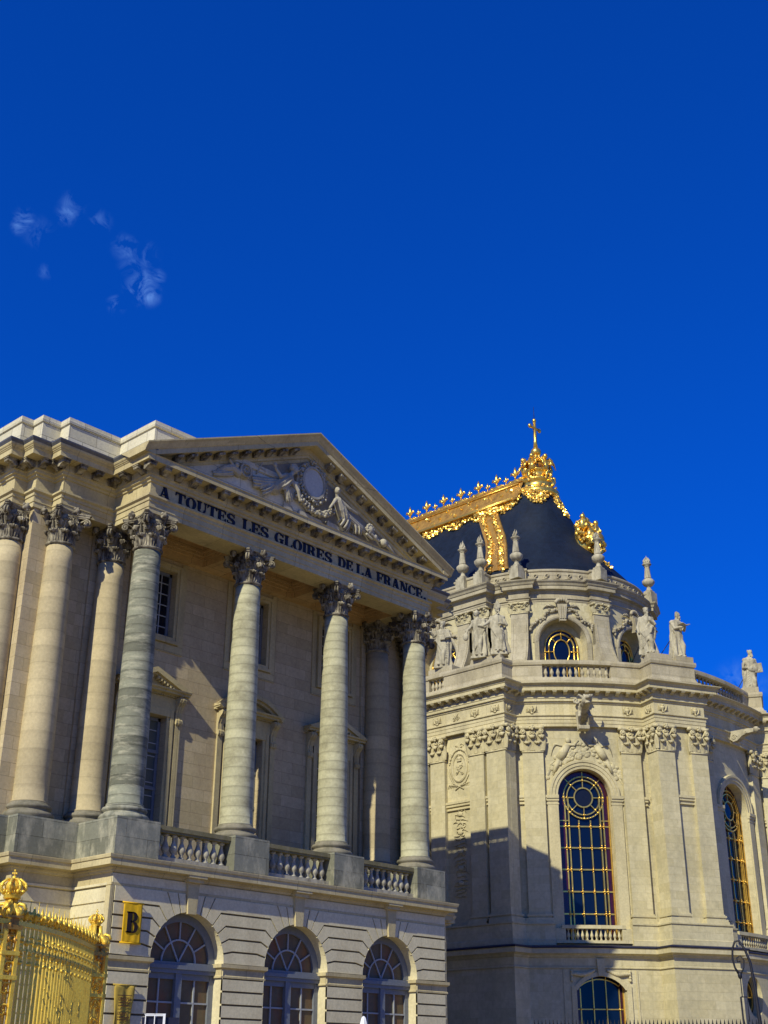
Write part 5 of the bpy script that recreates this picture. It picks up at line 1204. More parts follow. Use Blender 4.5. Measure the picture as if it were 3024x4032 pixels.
# pilasters and scroll buttresses
def buttress(fr, hw=.62, cap=True):
    o_ = MB()
    o_.box(-hw, hw, -.2, .36, 29.5, 31.72, fr)
    P = [(-.2, 24.45), (2.95, 24.45), (2.85, 26.0), (2.55, 26.6), (2.05, 27.15), (1.55, 27.65), (1.15, 28.2), (.82, 28.85), (.58, 29.5), (.44, 30.3), (.37, 31.0), (.36, 31.0), (-.2, 31.0)]
    n = len(P); vs = [(-hw, p[0], p[1]) for p in P]+[(hw, p[0], p[1]) for p in P]
    o_.add(vs, [tuple(range(n))[::-1], tuple(range(n, 2*n))]+[(j, (j+1) % n, n+(j+1) % n, n+j) for j in range(n)], fr=fr)
    P2 = [(p[0]+.04, p[1]) for p in P[2:11]]
    for x0, x1 in ((-hw+.10, -hw+.18), (hw-.18, hw-.10)):   # raised edges of the panel
        m = len(P2); vs = [(x, p[0]-q, p[1]) for x in (x0, x1) for p in P2 for q in (0, .08)]
        k_ = 2*m; o_.add(vs, [(2*j, 2*j+2, k_+2*j+2, k_+2*j) for j in range(m-1)]+[(2*j, 2*j+1, 2*j+3, 2*j+2) for j in range(m-1)]+[(k_+2*j, k_+2*j+2, k_+2*j+3, k_+2*j+1) for j in range(m-1)], fr=fr)
    b = cp(o_, 'scroll_buttress', 'chgrey')
    if cap: k_ = MB(); cap_flat(k_, fr, -hw, hw, 31.74, .80, .36); k_.build('capital', 'chtrim', b)
for pc in PIER[:3]: buttress(DA(pc).at(0))
buttress(fD.at(85-53.2), .56); buttress(fD.at(85-54.9), .56); buttress(fD.at(85-60.2)); 
w = MB(); w.sweep([(67.4, 52.62), (68.6, 52.62)], [(-.2, 30), (.03, 30), (.03, 32.5), (-.2, 32.5)]); cp(w, 'pier_return', 'chgrey')
de = [(-.7, 32.5), (0, 32.5), (0, 32.66), (.03, 32.68), (.03, 32.78), (.12, 32.84), (.12, 32.90), (0, 32.92), (0, 33.28), (.06, 33.32), (.10, 33.44), (.34, 33.50), (.36, 33.50), (.36, 33.74), (.42, 33.78), (.48, 33.92), (.60, 34.04), (.62, 34.12), (-.7, 34.2)]
w = MB(); w.sweep(dp_, de); cp(w, 'clerestory_cornice', 'chgrey')
ap2 = drum_path(RD-.02, RD+.30, (66.86, 67.46), (52.65, 55.5), hw=4.4)
w = MB(); w.sweep(ap2, [(-.6, 34.12), (.02, 34.12), (.02, 34.30), (-.04, 34.34), (-.04, 34.96), (.03, 35.0), (.05, 35.08), (.03, 35.16), (-.6, 35.18)]); cp(w, 'attic_parapet', 'chgrey')
w = MB()                                                 # running wave ornament
def wave(fr, s0, s1):
    n = max(1, round((s1-s0)/.78))
    for i in range(n):
        s = s0+(s1-s0)*(i+.5)/n
        w.tube([(s-.38, .0, 34.42), (s-.25, .0, 34.40), (s-.05, .0, 34.46)]+spiral((s, 34.64), .21, 1.15, 12, lambda u, v, g: (u, .0, v), -1, -math.pi*.45), .055, 5, fr)
k_ = RD*math.pi/180
for a, b in ((11, 19.5), (31, 60), (72, 108), (120, 149)): c = (a+b)/2; wave(DA(c), (a-c)*k_, (b-c)*k_)
wave(Fr(67.46, 85, 0, -1), 85-75, 85-55.8)
cp(w, 'wave_scroll_frieze', 'chgrey')
# torch urns
TORCH = [(66.95, 54.75, 'leftmost torch urn, nearest the pediment tip, left of the gold roof rib'), (66.95, 53.05, 'torch urn standing in front of the gold roof rib on a corner plinth'), (*pol(25, 8.60), 'torch urn just right of the gold roof rib against dark slate'),
         (*pol(66, 8.55), 'torch urn in front of the gilded ornament at the right of the roof'), (*pol(112, 8.5), 'torch urn farthest right, alone against blue sky')]
def torch(x, y, label):
    q = MB(); z = 35.16; k = .95
    q.box(x-.40, x+.40, -y-.40, -y+.40, z-.85, z+.02, WORLD); q.box(x-.30, x+.30, -y-.30, -y+.30, z+.02, z+.18, WORLD)
    q.lathe((x, y), [(.26, z+.18), (.28, z+.26), (.17, z+.36), (.15, z+.55), (.20, z+.58)], 12)
    q.lathe((x, y), [(.16, z+.56), (.34, z+.68), (.46, z+.86), (.46, z+1.02), (.34, z+1.16), (.22, z+1.22)], 32, fl=lambda t, zz: 1+.07*abs(math.sin(4.5*t))-.03)
    pr = [(.25-.07*t_/10, z+1.22+.95*t_/10) for t_ in range(11)]
    q.lathe((x, y), pr, 32, fl=lambda t, zz: 1+.10*math.sin(5*t+zz*4.2))
    q.lathe((x, y), [(.20, z+2.17), (.24, z+2.2), (.20, z+2.24), (.19, z+2.3), (.34, z+2.36), (.36, z+2.42), (.22, z+2.5)], 14)
    random.seed(int(x*10))
    for j in range(16): a = j*2.4; rr = random.uniform(.05, .2); h = random.uniform(.15, .5)*(1.3-rr*2.5); q.tube([(x+rr*math.cos(a), y+rr*math.sin(a), z+2.45), (x+1.3*rr*math.cos(a+.5), y+1.3*rr*math.sin(a+.5), z+2.45+h*.6), (x+.7*rr*math.cos(a+1), y+.7*rr*math.sin(a+1), z+2.5+h*1.2)], [.09, .08, .015], 5)
    o = q.build('torch_urn', 'statue'); single(o, label, 'stone urn', 'flaming torch urns on the clerestory parapet'); return o
for t in TORCH: torch(*t)
# ------------------------------------------------------------------ roof
RP = [(8.05, 34.7), (7.75, 35.3), (6.95, 36.3), (5.80, 37.6), (4.75, 38.8), (3.90, 40.0), (3.30, 41.3), (2.72, 42.5), (2.20, 43.3), (1.85, 44.1), (1.5, 45.0), (1.15, 45.5)]
def rprof(n=26):
    out = []
    for i in range(n+1):
        z = RP[0][1]+(RP[-1][1]-RP[0][1])*i/n
        for a, b in zip(RP[:-1], RP[1:]):
            if a[1] <= z <= b[1]: t = (z-a[1])/(b[1]-a[1]); out.append((a[0]+(b[0]-a[0])*t, z)); break
    return out
def rr_at(z):
    for a, b in zip(RP[:-1], RP[1:]):
        if a[1] <= z <= b[1]: t = (z-a[1])/(b[1]-a[1]); return a[0]+(b[0]-a[0])*t
    return 1.1
w = MB(); pr = rprof(); vs = []; cols = []
for y in (85, 80, 75, 70, 65, 60, 57): cols.append([(OC[0]-r, y, z) for r, z in pr])
for i in range(37): a = math.pi+math.pi*i/36; cols.append([(OC[0]+r*math.cos(a), OC[1]+r*math.sin(a), z) for r, z in pr])
for y in (57, 65, 75, 85): cols.append([(OC[0]+r, y, z) for r, z in pr])
m = len(pr)
for c in cols: vs += c
w.add(vs, [(i*m+j, (i+1)*m+j, (i+1)*m+j+1, i*m+j+1) for i in range(len(cols)-1) for j in range(m-1)], True)
rf = cp(w, 'slate_roof', 'slate')
w = MB(); w.sweep(drum_path(RD-.25, RD-.25, (67.65, 67.66), (53.2, 53.9)), [(-.5, 34.9), (.0, 34.9), (.02, 35.25), (-.12, 35.34), (-.5, 35.5)]); w.build('lead_gutter', 'leadroof', rf)
# gilded ridge
w = MB()
sec = [(2.15, 43.75), (2.38, 43.80), (2.40, 43.95), (2.15, 44.02), (2.05, 44.25), (1.30, 45.60), (1.30, 45.72), (1.42, 45.76), (1.42, 45.92), (.95, 46.05), (.45, 46.40)]; sec = sec+[(-a, b) for a, b in sec[::-1]]
m = len(sec); vs = []
for y in (54.2, 60, 66, 72, 78, 85): vs += [(OC[0]+x, y, z) for x, z in sec]
w.add(vs, [(i*m+j, i*m+(j+1) % m, (i+1)*m+(j+1) % m, (i+1)*m+j) for i in range(5) for j in range(m)])
rg = w.build('gilded_ridge', 'goldflat', rf)
def fleur(q, x, y, z, h, ax=(0, 1)):
    ux, uy = ax; k = h/.95
    q.tube([(x, y, z), (x, y, z+.2*k)], [.09*k, .05*k], 6)
    q.ell((x, y, z+.28*k), (.07*k,)*3, n=6, m=4)
    q.tube([(x, y, z+.25*k), (x, y, z+.5*k), (x, y, z+.72*k), (x, y, z+.95*k)], [.04*k, .13*k, .10*k, .01], 6)
    for sg in (-1, 1): q.tube([(x, y, z+.3*k), (x+ux*sg*.16*k, y+uy*sg*.16*k, z+.52*k), (x+ux*sg*.27*k, y+uy*sg*.27*k, z+.58*k), (x+ux*sg*.33*k, y+uy*sg*.33*k, z+.46*k)], [.05*k, .09*k, .08*k, .03*k], 5)
w = MB(); j = 0; y = 55.8
while y < 84:
    w.cut(); fleur(w, OC[0]-.15, y, 46.62, 1.35 if j % 2 == 0 else .8)
    w.ell((OC[0]-.15, y, 46.5), (.2, .62 if j % 2 == 0 else .3, .34 if j % 2 == 0 else .2), n=8, m=5)
    for sg in (-1, 1): w.tube([(OC[0]-.15, y+sg*.15, 46.6), (OC[0]-.2, y+sg*.45, 46.75), (OC[0]-.2, y+sg*.6, 46.5)], [.09, .1, .04], 5)
    y += .98; j += 1
w.build('fleur_finial', 'gold', rg)
random.seed(11)
w = MB()                                                  # leaf garlands hanging from the ridge on the slate
def gleaf(q, x, y, z, r, n_=(-.8, 0, .5)):
    for k_ in range(2):
        v = Vector((random.uniform(-1, 1), random.uniform(-1, 1), random.uniform(-1, 1))).normalized()*r*random.uniform(.7, 1.3)
        q.ell((x+v.x*.4, y+v.y*.6, z+v.z*.6), (r*random.uniform(.45, .9), r*random.uniform(.5, 1.0), r*random.uniform(.5, .9)), n=6, m=4, rot=Matrix.Rotation(random.uniform(0, 3), 3, 'X'), sm=False)
y = 54.0
while y < 84:
    t = (y-54)/2.6; dep = .35+.75*abs(math.sin(t*math.pi))
    z = 43.95
    zz_ = z
    while zz_ > z-dep: r = rr_at(zz_); gleaf(w, OC[0]-r-.14, y+random.uniform(-.1, .1), zz_, .15); zz_ -= .21
    y += .24
for i in range(50):                                       # rosettes on the ridge band
    y = 55+i*.6; zq = 44.9+.42*math.sin(i*1.7); gleaf(w, OC[0]-(2.10-(zq-44.2)*.56), y+random.uniform(-.1, .1), zq, .19)
for i in range(70):                                       # round the apse end
    ph = -10+i*2.9; dep = .15+1.35*math.sin(R(ph)*2.2)**2; zz_ = 44.8
    while zz_ > 44.5-dep: r = rr_at(zz_)+.12; p = pol(ph, r); gleaf(w, p[0], p[1], zz_, .145); zz_ -= .27
for i in range(40):                                       # down the eastern rib to the lower ornament
    t = i/39; z = 44.6-2.5*t; r = rr_at(z)+.10; 
    for q_ in range(2): p = pol(90+random.uniform(-7, 7)*(1-.3*t), r); gleaf(w, p[0], p[1], z, .15)
for zt_, xo in ((45.66, 1.36), (43.88, 2.42), (44.12, 2.16)): w.tube([(OC[0]-xo, y_, zt_) for y_ in (54.6, 60, 66, 72, 78, 84.5)], .075, 5)
w.build('gilded_garland', 'gold', rg)
# transverse gilded rib
w = MB(); A_, B_ = (57.5, 44.0), (52.6, 35.7)
def ribpt(t, u, e=0):
    z = A_[1]+(B_[1]-A_[1])*t; y = A_[0]+(B_[0]-A_[0])*t+u*.93; r = rr_at(z)+e; x = r if y > OC[1] else math.sqrt(max(.1, r*r-(OC[1]-y)**2)); return (OC[0]-x, y, z)
n = 30
for a, b, e in ((-1.05, -.82, .16), (-.22, .22, .14), (.82, 1.05, .16)):
    vs = []
    for i in range(n+1): vs += [ribpt(i/n, a, .02), ribpt(i/n, a, e), ribpt(i/n, b, e), ribpt(i/n, b, .02)]
    w.add(vs, [(i*4+j, i*4+(j+1) % 4, (i+1)*4+(j+1) % 4, (i+1)*4+j) for i in range(n) for j in range(4)])
vs = []
for i in range(n+1): vs += [ribpt(i/n, -.95, .06), ribpt(i/n, .95, .06)]
w.add(vs, [(2*i, 2*i+2, 2*i+3, 2*i+1) for i in range(n)])
w.build('gilded_rib', 'goldflat', rg)
w = MB()
for i in range(46):
    t = i/45
    for u in (-.54, .54):
        for q_ in range(2): p = ribpt(t+random.uniform(0, .02), u+random.uniform(-.14, .14), .15); gleaf(w, *p, .15)
for i in range(46): a = random.uniform(-1.2, 1.2); p = ribpt(random.uniform(0, .10), a, .25); gleaf(w, *p, .22)
w.build('rib_foliage', 'gold', rg)
# lower eastern ornament: trophy of shields and cherubs
w = MB(); random.seed(4)
for i in range(190):
    t = random.random(); z = 38.2+2.9*t; wd = 1.15*math.sin(math.pi*min(1, .15+.8*(1-t)))+.2; ph = 90+math.degrees(random.uniform(-wd, wd)/5.2); r = 5.35-1.0*t+random.uniform(-.3, .75)*(.5+.5*math.sin(math.pi*t))+.1; p = pol(ph, r)
    gleaf(w, p[0], p[1], z, random.uniform(.16, .32))
fl_ = pol(90, 4.5); fleur(w, fl_[0], fl_[1], 40.9, 1.1, (1, 0)); w.lathe(fl_, [(.85, 38.1), (.9, 39.2), (.65, 40.3), (.4, 41.0)], 12)
for sg in (-1, 1): p = pol(90+sg*10, 5.1); w.ell((p[0], p[1], 40.5), (.4, .3, .55)); w.ell((p[0], p[1], 41.15), (.22, .22, .24)); p = pol(90+sg*6, 5.5); w.ell((p[0], p[1], 39.5), (.5, .35, .65))
for i in range(14): t = i/13; z = 37.9-1.3*t; p = pol(90+random.uniform(-3, 3), rr_at(z)+.10); gleaf(w, p[0], p[1], z, .14)
w.build('gilded_trophy', 'gold', rg)
# finial: cherubs, globe and cross
fx, fy = OC[0], 53.7
w = MB()
w.lathe((fx, fy), [(1.75, 44.3), (1.72, 44.8), (1.50, 44.9), (1.32, 45.1), (1.25, 45.6), (1.42, 45.7), (1.42, 45.85), (1.05, 45.95), (.95, 46.3), (1.0, 46.6), (1.15, 46.7), (1.1, 46.8), (.7, 46.95), (.5, 47.6), (.4, 48.1), (.25, 48.25)], 24)
random.seed(21)
for i in range(6):                                        # cherub figures round the base
    a = i*math.pi/3+.3; ca, sa = math.cos(a), math.sin(a)
    P = lambda r, u, z: (fx+ca*r-sa*u, fy+sa*r+ca*u, z)
    limb(w, [P(.95, 0, 46.5), P(1.1, 0, 47.0), P(.95, 0, 47.5)], [.24, .27, .24]); w.ell(P(1.12, 0, 47.88), (.21, .21, .23))
    for k_ in range(5): w.tube([P(.8, 0, 47.4), P(1.1, .5+.1*k_, 47.75-.1*k_), P(1.2, .75+.06*k_, 47.6-.2*k_)], [.08, .12, .03], 5)
    limb(w, [P(1.1, .15, 46.3), P(1.45, .25, 46.1), P(1.3, .2, 45.7)], [.14, .12, .08]); limb(w, [P(1.1, -.15, 46.3), P(1.4, -.2, 46.2), P(1.4, -.25, 45.8)], [.14, .12, .08])
    limb(w, [P(1.05, .2, 47.2), P(1.35, .4, 47.1), P(1.3, .35, 47.5)], [.09, .08, .07]); limb(w, [P(1.0, -.2, 47.2), P(.9, -.35, 47.6), P(.7, -.2, 47.95)], [.09, .08, .07])
    for k_ in range(4): w.tube([P(.85, .1, 47.2), P(.8, .45+.1*k_, 47.5), P(.75, .55+.1*k_, 47.3-.15*k_)], [.06, .09, .02], 5)
for i in range(80):
    a = random.uniform(0, 6.28); z = random.choice((44.9, 46.8, 47.3, 47.9, 47.5, 45.8)) + random.uniform(-.2, .2); r = 1.6 if z < 45.3 else (1.35 if z < 46.4 else 1.05-.5*max(0, z-47.2))
    gleaf(w, fx+r*math.cos(a), fy+r*math.sin(a), z, .18)
fi = w.build('gilded_finial', 'gold', rg)
w = MB(); w.ell((fx, fy, 48.68), (.44, .44, .42), n=16, m=10)
w.lathe((fx, fy), [(.2, 48.2), (.28, 48.3), (.2, 48.4)], 12); w.lathe((fx, fy), [(.20, 49.05), (.14, 49.15), (.10, 49.4), (.08, 49.5)], 10)
w.tube([(fx, fy, 49.1), (fx, fy, 49.7), (fx, fy, 51.6)], [.19, .15, .12], 8); w.ell((fx, fy, 51.65), (.19, .16, .22), n=8, m=5)
ca, sa = math.cos(R(5)), math.sin(R(5)); cz = 50.95
w.tube([(fx-.62, fy+.05, cz), (fx+.62, fy-.05, cz)], .12, 6)
for sg in (-1, 1): w.ell((fx+sg*.66, fy, cz), (.18, .15, .20), n=8, m=5)
w.build('cross', 'gold', fi)
w = MB(); w.tube([(fx, fy, 51.6), (fx, fy, 53.0)], [.035, .015], 5); w.build('lightning_rod', 'iron', fi)
# ------------------------------------------------------------------ statues
def statue(x, y, face, label, v):
    """robed standing figure about 3.4 m tall, facing angle 'face' (degrees, world)"""
    t = (-math.sin(R(face)), math.cos(R(face))); f = Fr(x, y, *t); z0 = 26.72; q = MB()
    if f.n[0]*math.cos(R(face))+f.n[1]*math.sin(R(face)) < 0: f = Fr(x, y, -t[0], -t[1])
    random.seed(v*7+1); ph = random.uniform(0, 6)
    sway = lambda z: .10*math.sin((z-z0)*1.1+v)
    q.prism([(-.55, z0-.02), (.55, z0-.02), (.5, z0+.16), (-.5, z0+.16)], -.45, .45, f)
    prof = [(.50, .14), (.50, .3), (.46, .6), (.43, 1.0), (.42, 1.4), (.41, 1.7), (.38, 1.95), (.40, 2.2), (.43, 2.45), (.40, 2.66), (.25, 2.80), (.13, 2.88)]
    def body(pr, n, fl, off=(0, 0)):
        vs = []; m = len(pr)
        for r, h in pr:
            for k in range(n):
                a = 2*math.pi*k/n; rr = r*fl(a, h); vs.append((sway(z0+h)+off[0]+rr*1.12*math.cos(a), off[1]+rr*.80*math.sin(a), z0+h))
        q.add(vs, [(i*n+k, i*n+(k+1) % n, (i+1)*n+(k+1) % n, (i+1)*n+k) for i in range(m-1) for k in range(n)]+[tuple(range(n))[::-1], tuple((m-1)*n+k for k in range(n))], True, f)
    body(prof, 40, lambda a, h: 1+(.17*math.sin(7*a+ph+h*1.4)+.10*math.sin(13*a-h*2))*(1.2-h/3))
    # cloak folds sweeping across
    for k_ in range(7):
        s0 = (1 if v % 2 else -1)
        q.tube([(s0*(.36+.02*k_)+sway(z0+2.3), .18, z0+2.45-.07*k_), (s0*.1+sway(z0+2), .36, z0+2.1-.13*k_), (-s0*.25+sway(z0+1.5), .34, z0+1.65-.16*k_), (-s0*.43+sway(z0+1.2), .05, z0+1.35-.16*k_)], [.05, .06, .06, .04], 6, f)
    for k_ in range(6):
        s0 = (-1 if v % 2 else 1); q.tube([(s0*.40+sway(z0+2.3), -.02-.05*k_, z0+2.5), (s0*(.52-.02*k_)+sway(z0+1.5), -.05*k_, z0+1.6), (s0*(.50-.03*k_), -.04*k_, z0+.7+.1*k_)], [.07, .09, .05], 6, f)
    q.tube([(.12+sway(z0+1.3), .22, z0+1.5), (.16, .42, z0+.95), (.14, .36, z0+.25)], [.16, .15, .10], 8, f)      # advanced knee
    for sg in (-1, 1): q.ell((sg*.18+sway(z0), .42, z0+.2), (.10, .2, .07), f)
    for sg in (-1, 1): q.ell((sg*.36+sway(z0+2.6), .0, z0+2.62), (.19, .2, .17), f)
    hx = sway(z0+3); tilt = (.06, -.05, .04, 0, .08, .1)[v % 6]
    q.tube([(hx, 0, z0+2.75), (hx+tilt*.5, .03, z0+3.0)], [.13, .11], 8, f)
    hc = (hx+tilt, .08, z0+3.18); q.ell(hc, (.165, .20, .235), f, 12, 8)
    q.ell((hc[0], hc[1]+.19, hc[2]-.01), (.035, .05, .06), f, 6, 5); q.ell((hc[0], hc[1]+.13, hc[2]+.06), (.12, .07, .025), f, 8, 4)
    for sg in (-1, 1): q.ell((hc[0]+sg*.16, hc[1], hc[2]-.02), (.03, .04, .06), f, 6, 4)
    for k_ in range(14): a = random.uniform(0, 6.28); q.ell((hc[0]+.14*math.cos(a), hc[1]-.05+.13*math.sin(a)*.8, hc[2]+.12+random.uniform(-.05, .09)), (.07, .07, .06), f, 6, 4)
    if v in (0, 3, 4, 5, 2): 
        for k_ in range(8): q.ell((hc[0]+random.uniform(-.09, .09), hc[1]+.14+random.uniform(-.02, .05), hc[2]-.14-.035*k_), (.07-.004*k_, .06, .06), f, 6, 4)
    o = q.build('statue', 'statue', remesh=.027)
    a = MB()
    L_ = lambda *p: [(sway(z0+p_[2])+p_[0], p_[1], z0+p_[2]) for p_ in p]
    if v == 0:      # arms gathered at the chest holding a book
        limb(a, L_((.40, .05, 2.55), (.55, .22, 2.15), (.22, .48, 2.05)), [.13, .11, .08], f); limb(a, L_((-.40, .05, 2.55), (-.62, .2, 2.3), (-.72, .45, 2.55)), [.13, .11, .08], f); a.box(-.05, .32, .46, .56, z0+1.9, z0+2.25, f)
    if v == 1:      # bare arm forward with long drapery tail
        limb(a, L_((-.40, .05, 2.5), (-.62, .25, 2.1), (-.80, .42, 1.95)), [.13, .10, .08], f); limb(a, L_((.40, .05, 2.5), (.52, .28, 2.1), (.1, .45, 2.2)), [.13, .11, .08], f)
        a.ell(L_((-.86, .46, 1.5))[0], (.2, .16, .28), f); a.tube(L_((-.7, .4, 1.95), (-.8, .45, 1.7)), .07, 6, f)
    if v == 2:      # mitred bishop with crossed arms
        limb(a, L_((.40, .05, 2.5), (.60, .22, 2.05), (.15, .48, 2.1)), [.14, .12, .08], f); limb(a, L_((-.40, .05, 2.5), (-.66, .25, 2.2), (-.85, .45, 2.0)), [.14, .11, .08], f)
        a.prism([(hc[0]-.19, hc[2]+.08), (hc[0]+.19, hc[2]+.08), (hc[0]+.2, hc[2]+.32), (hc[0], hc[2]+.66), (hc[0]-.2, hc[2]+.32)], -.10, .22, f)
        for k_ in range(9): a.tube(L_((-.3+.075*k_, .40, 1.0), (-.34+.085*k_, .45, .30)), [.03, .045], 5, f)
    if v == 3:      # hand on the breast, other arm down holding a tablet of drapery
        limb(a, L_((.40, .05, 2.52), (.56, .25, 2.2), (.18, .44, 2.42)), [.13, .11, .08], f); limb(a, L_((-.42, .05, 2.5), (-.55, .08, 2.0), (-.50, .22, 1.6)), [.13, .11, .08], f)
        a.prism([(-.5, z0+1.55), (.35, z0+2.1), (.2, z0+1.6), (-.3, z0+1.2)], .30, .42, f)
        a.ell(L_((.52, -.05, 1.9))[0], (.18, .22, .75), f)
    if v == 4:      # reading from an open book held out
        limb(a, L_((.38, .05, 2.5), (.42, .32, 2.1), (.14, .70, 2.15)), [.13, .11, .08], f); limb(a, L_((-.38, .05, 2.5), (-.42, .32, 2.1), (-.1, .72, 2.15)), [.13, .11, .08], f)
        a.prism([(-.34, z0+2.30), (0, z0+2.20), (.34, z0+2.30), (.34, z0+2.36), (0, z0+2.26), (-.34, z0+2.36)], .50, 1.0, f)
    if v == 5:      # carrying a tablet on the hip
        limb(a, L_((.40, .05, 2.5), (.58, .15, 2.05), (.50, .45, 1.75)), [.13, .11, .08], f); limb(a, L_((-.40, .05, 2.5), (-.58, .15, 2.0), (-.05, .48, 1.9)), [.13, .11, .08], f)
        a.prism([(.25, z0+1.55), (.85, z0+1.65), (.80, z0+2.35), (.22, z0+2.25)], .38, .48, f)
        a.ell(L_((.05, .42, 1.85))[0], (.42, .12, .22), f)
    for sg in (-1, 1): pass
    # merge arms into the body mesh so the figure is one surface
    me = a.mesh('arms'); bm = bmesh.new(); bm.from_mesh(o.data); bm.from_mesh(me); bm.to_mesh(o.data); bm.free(); bpy.data.meshes.remove(me)
    single(o, label, 'statue', 'stone statues on the chapel parapet')
    if v in (3, 4, 5):
        b = MB(); b.tube([f.pt(-.2, -.3, z0+1.6), f.pt(-1.0, -1.3, z0-.1)], .028, 5); b.build('brace_rod', 'iron', o)
    return o
statue(61.95, 52.6, 205, 'hooded bearded statue in front of the half hidden oval window, next to the portico corner', 0)
statue(61.95, 49.35, 200, 'statue with a bare forearm forward and drapery sweeping to the right, beside the mitred one', 1)
statue(62.25, 47.95, 215, 'mitred bishop statue in long cape on the parapet corner', 2)
statue(69.05, 40.85, 222, 'statue with one hand at its breast, standing left on the middle plinth', 3)
statue(71.05, 39.85, 255, 'bearded statue reading from an open book held out to the right', 4)
statue(81.75, 40.25, 232, 'bearded statue holding a tablet at the right edge of the roof terrace', 5)
# ================================================================== BANNERS
def banner(x0, x1, z0, z1, m, label, wave_, pinch=0):
    f = Fr(0, GY, 1, 0); q = MB(); nx, nz = 14, 24; vs = []
    for j in range(nz+1):
        t = j/nz; z = z1+(z0-z1)*t; k = 1-pinch*math.sin(math.pi*min(1, t*1.0))**2
        for i in range(nx+1):
            u = i/nx; x = (x0+x1)/2+(u-.5)*(x1-x0)*k
            d = .20+wave_*(.5*math.sin(u*17+t*3)*(.3+t)+.5*math.sin(u*9-t*5)*(1-.5*t))*(1 if 0 < j < nz else .2)
            vs.append((x, d, z))
    q.add(vs, [(j*(nx+1)+i, j*(nx+1)+i+1, (j+1)*(nx+1)+i+1, (j+1)*(nx+1)+i) for j in range(nz) for i in range(nx)], True, f)
    t = thing('banner', f.pt((x0+x1)/2, .2, z0), label, 'banner')
    o = q.build('cloth', m, t)
    so_ = o.modifiers.new('thick', 'SOLIDIFY'); so_.thickness = .012
    r = MB(); r.tube([f.pt(x0-.05, .20, z1), f.pt(x1+.05, .20, z1)], .03, 6)
    for x in (x0+.05, x1-.05): r.tube([f.pt(x, .05, z1), f.pt(x, .20, z1)], .02, 5)
    r.build('rail', m, t)
    if not pinch: r = MB(); r.tube([f.pt(x0-.05, .20, z0), f.pt(x1+.05, .20, z0)], .03, 6); r.build('rail', m, t)
    return t
bt = banner(26.68, 27.47, 5.74, 7.07, 'yellow', 'bright yellow banner with a large black B beside the first arch', .012)
q = MB(); f = Fr(0, GY, 1, 0)
P, wd = glyph('B2')
for poly in P: q.prism([(26.82+p[0]*.50/wd, 6.07+p[1]*.70) for p in poly], .222, .236, f)
q.build('letter', 'ink', bt)
b2 = banner(26.58, 27.42, 2.35, 4.38, 'ochre', 'faded ochre banner listing GROUPES below the yellow letter banner', .05, .20)
q = MB()
q.box(26.70, 27.30, .262, .27, 4.035, 4.06, f)
word(q, f, 'GROUPES', 26.74, 27.26, 3.87, .12, .262, .27, gap=.05)
word(q, f, 'GROUPS', 26.74, 27.14, 3.42, .11, .262, .27, gap=.05); word(q, f, 'GRUPOS', 26.74, 27.14, 2.97, .11, .262, .27, gap=.05)
random.seed(9)
for z in (3.79, 3.70, 3.34, 3.26, 2.88):
    x = 26.76
    while x < 27.2: l = random.uniform(.02, .05); q.box(x, x+l, .262, .268, z, z+.045, f); x += l+.018
q.box(26.74, 26.92, .262, .27, 3.60, 3.62, f)
q.build('lettering', 'inkred', b2)
# ================================================================== GILDED RAILING
gr = thing('gilded_railing', (14, 22, 0), 'curved gilded iron railing with spear finials in front of the palace wing', 'railing')
def bez(P0, P1, P2, t): return ((1-t)**2*P0[0]+2*t*(1-t)*P1[0]+t*t*P2[0], (1-t)**2*P0[1]+2*t*(1-t)*P1[1]+t*t*P2[1])
GA, GC, GB = (12.29, 20.6), (13.96, 21.27), (16.5, 24.0); GE = (17.75, 25.45)
GA0 = (10.4, 20.4)
pts = []
for i in range(30): pts.append(bez(GA, GC, GB, i/29))
# even spacing along the curve
def resample(P, step):
    out = [P[0]]; acc_ = 0
    for a, b in zip(P[:-1], P[1:]):
        l = math.hypot(b[0]-a[0], b[1]-a[1]); s = step-acc_
        while s <= l: out.append((a[0]+(b[0]-a[0])*s/l, a[1]+(b[1]-a[1])*s/l)); s += step
        acc_ = (acc_+l) % step
    return out
mainp = resample(pts, .165); endp = resample([GB, GE], .165); leftp = resample([GA0, GA], .165)
RZ = 4.05
q0 = MB(); q0.box(-.024, .024, -.024, .024, .3, RZ+.05, None)
q0.ell((0, 0, RZ-.52), (.048, .048, .04), n=8, m=5); q0.ell((0, 0, RZ-.64), (.055, .055, .04), n=8, m=5); q0.tube([(0, 0, RZ-.5), (0, 0, RZ-.38)], [.05, .01], 6)
for z in (RZ-.28, RZ-.2): q0.ell((0, 0, z), (.05, .05, .035), n=8, m=4)
q1 = MB(); q1.box(-.023, .023, -.023, .023, .3, RZ+.05, None); q1.ell((0, 0, RZ-.30), (.055, .055, .055), n=8, m=5); q1.tube([(0, 0, RZ-.4), (0, 0, RZ-.62)], [.045, .008], 6)
me0 = q0.mesh('bar'); me1 = q1.mesh('bar'); me0.materials.append(M['goldbar']); me1.materials.append(M['goldbar'])
q2 = MB()                                                # spear finial with fleur leaves
q2.tube([(0, 0, RZ), (0, 0, RZ+.10), (0, 0, RZ+.16), (0, 0, RZ+.24), (0, 0, RZ+.36)], [.02, .03, .05, .04, .004], 6); q2.ell((0, 0, RZ+.10), (.05, .05, .03), n=8, m=4)
for a in range(4): c, s = math.cos(a*1.571), math.sin(a*1.571); q2.tube([(0, 0, RZ+.06), (.07*c, .07*s, RZ+.16), (.115*c, .115*s, RZ+.20), (.14*c, .14*s, RZ+.14)], [.02, .04, .035, .012], 5)
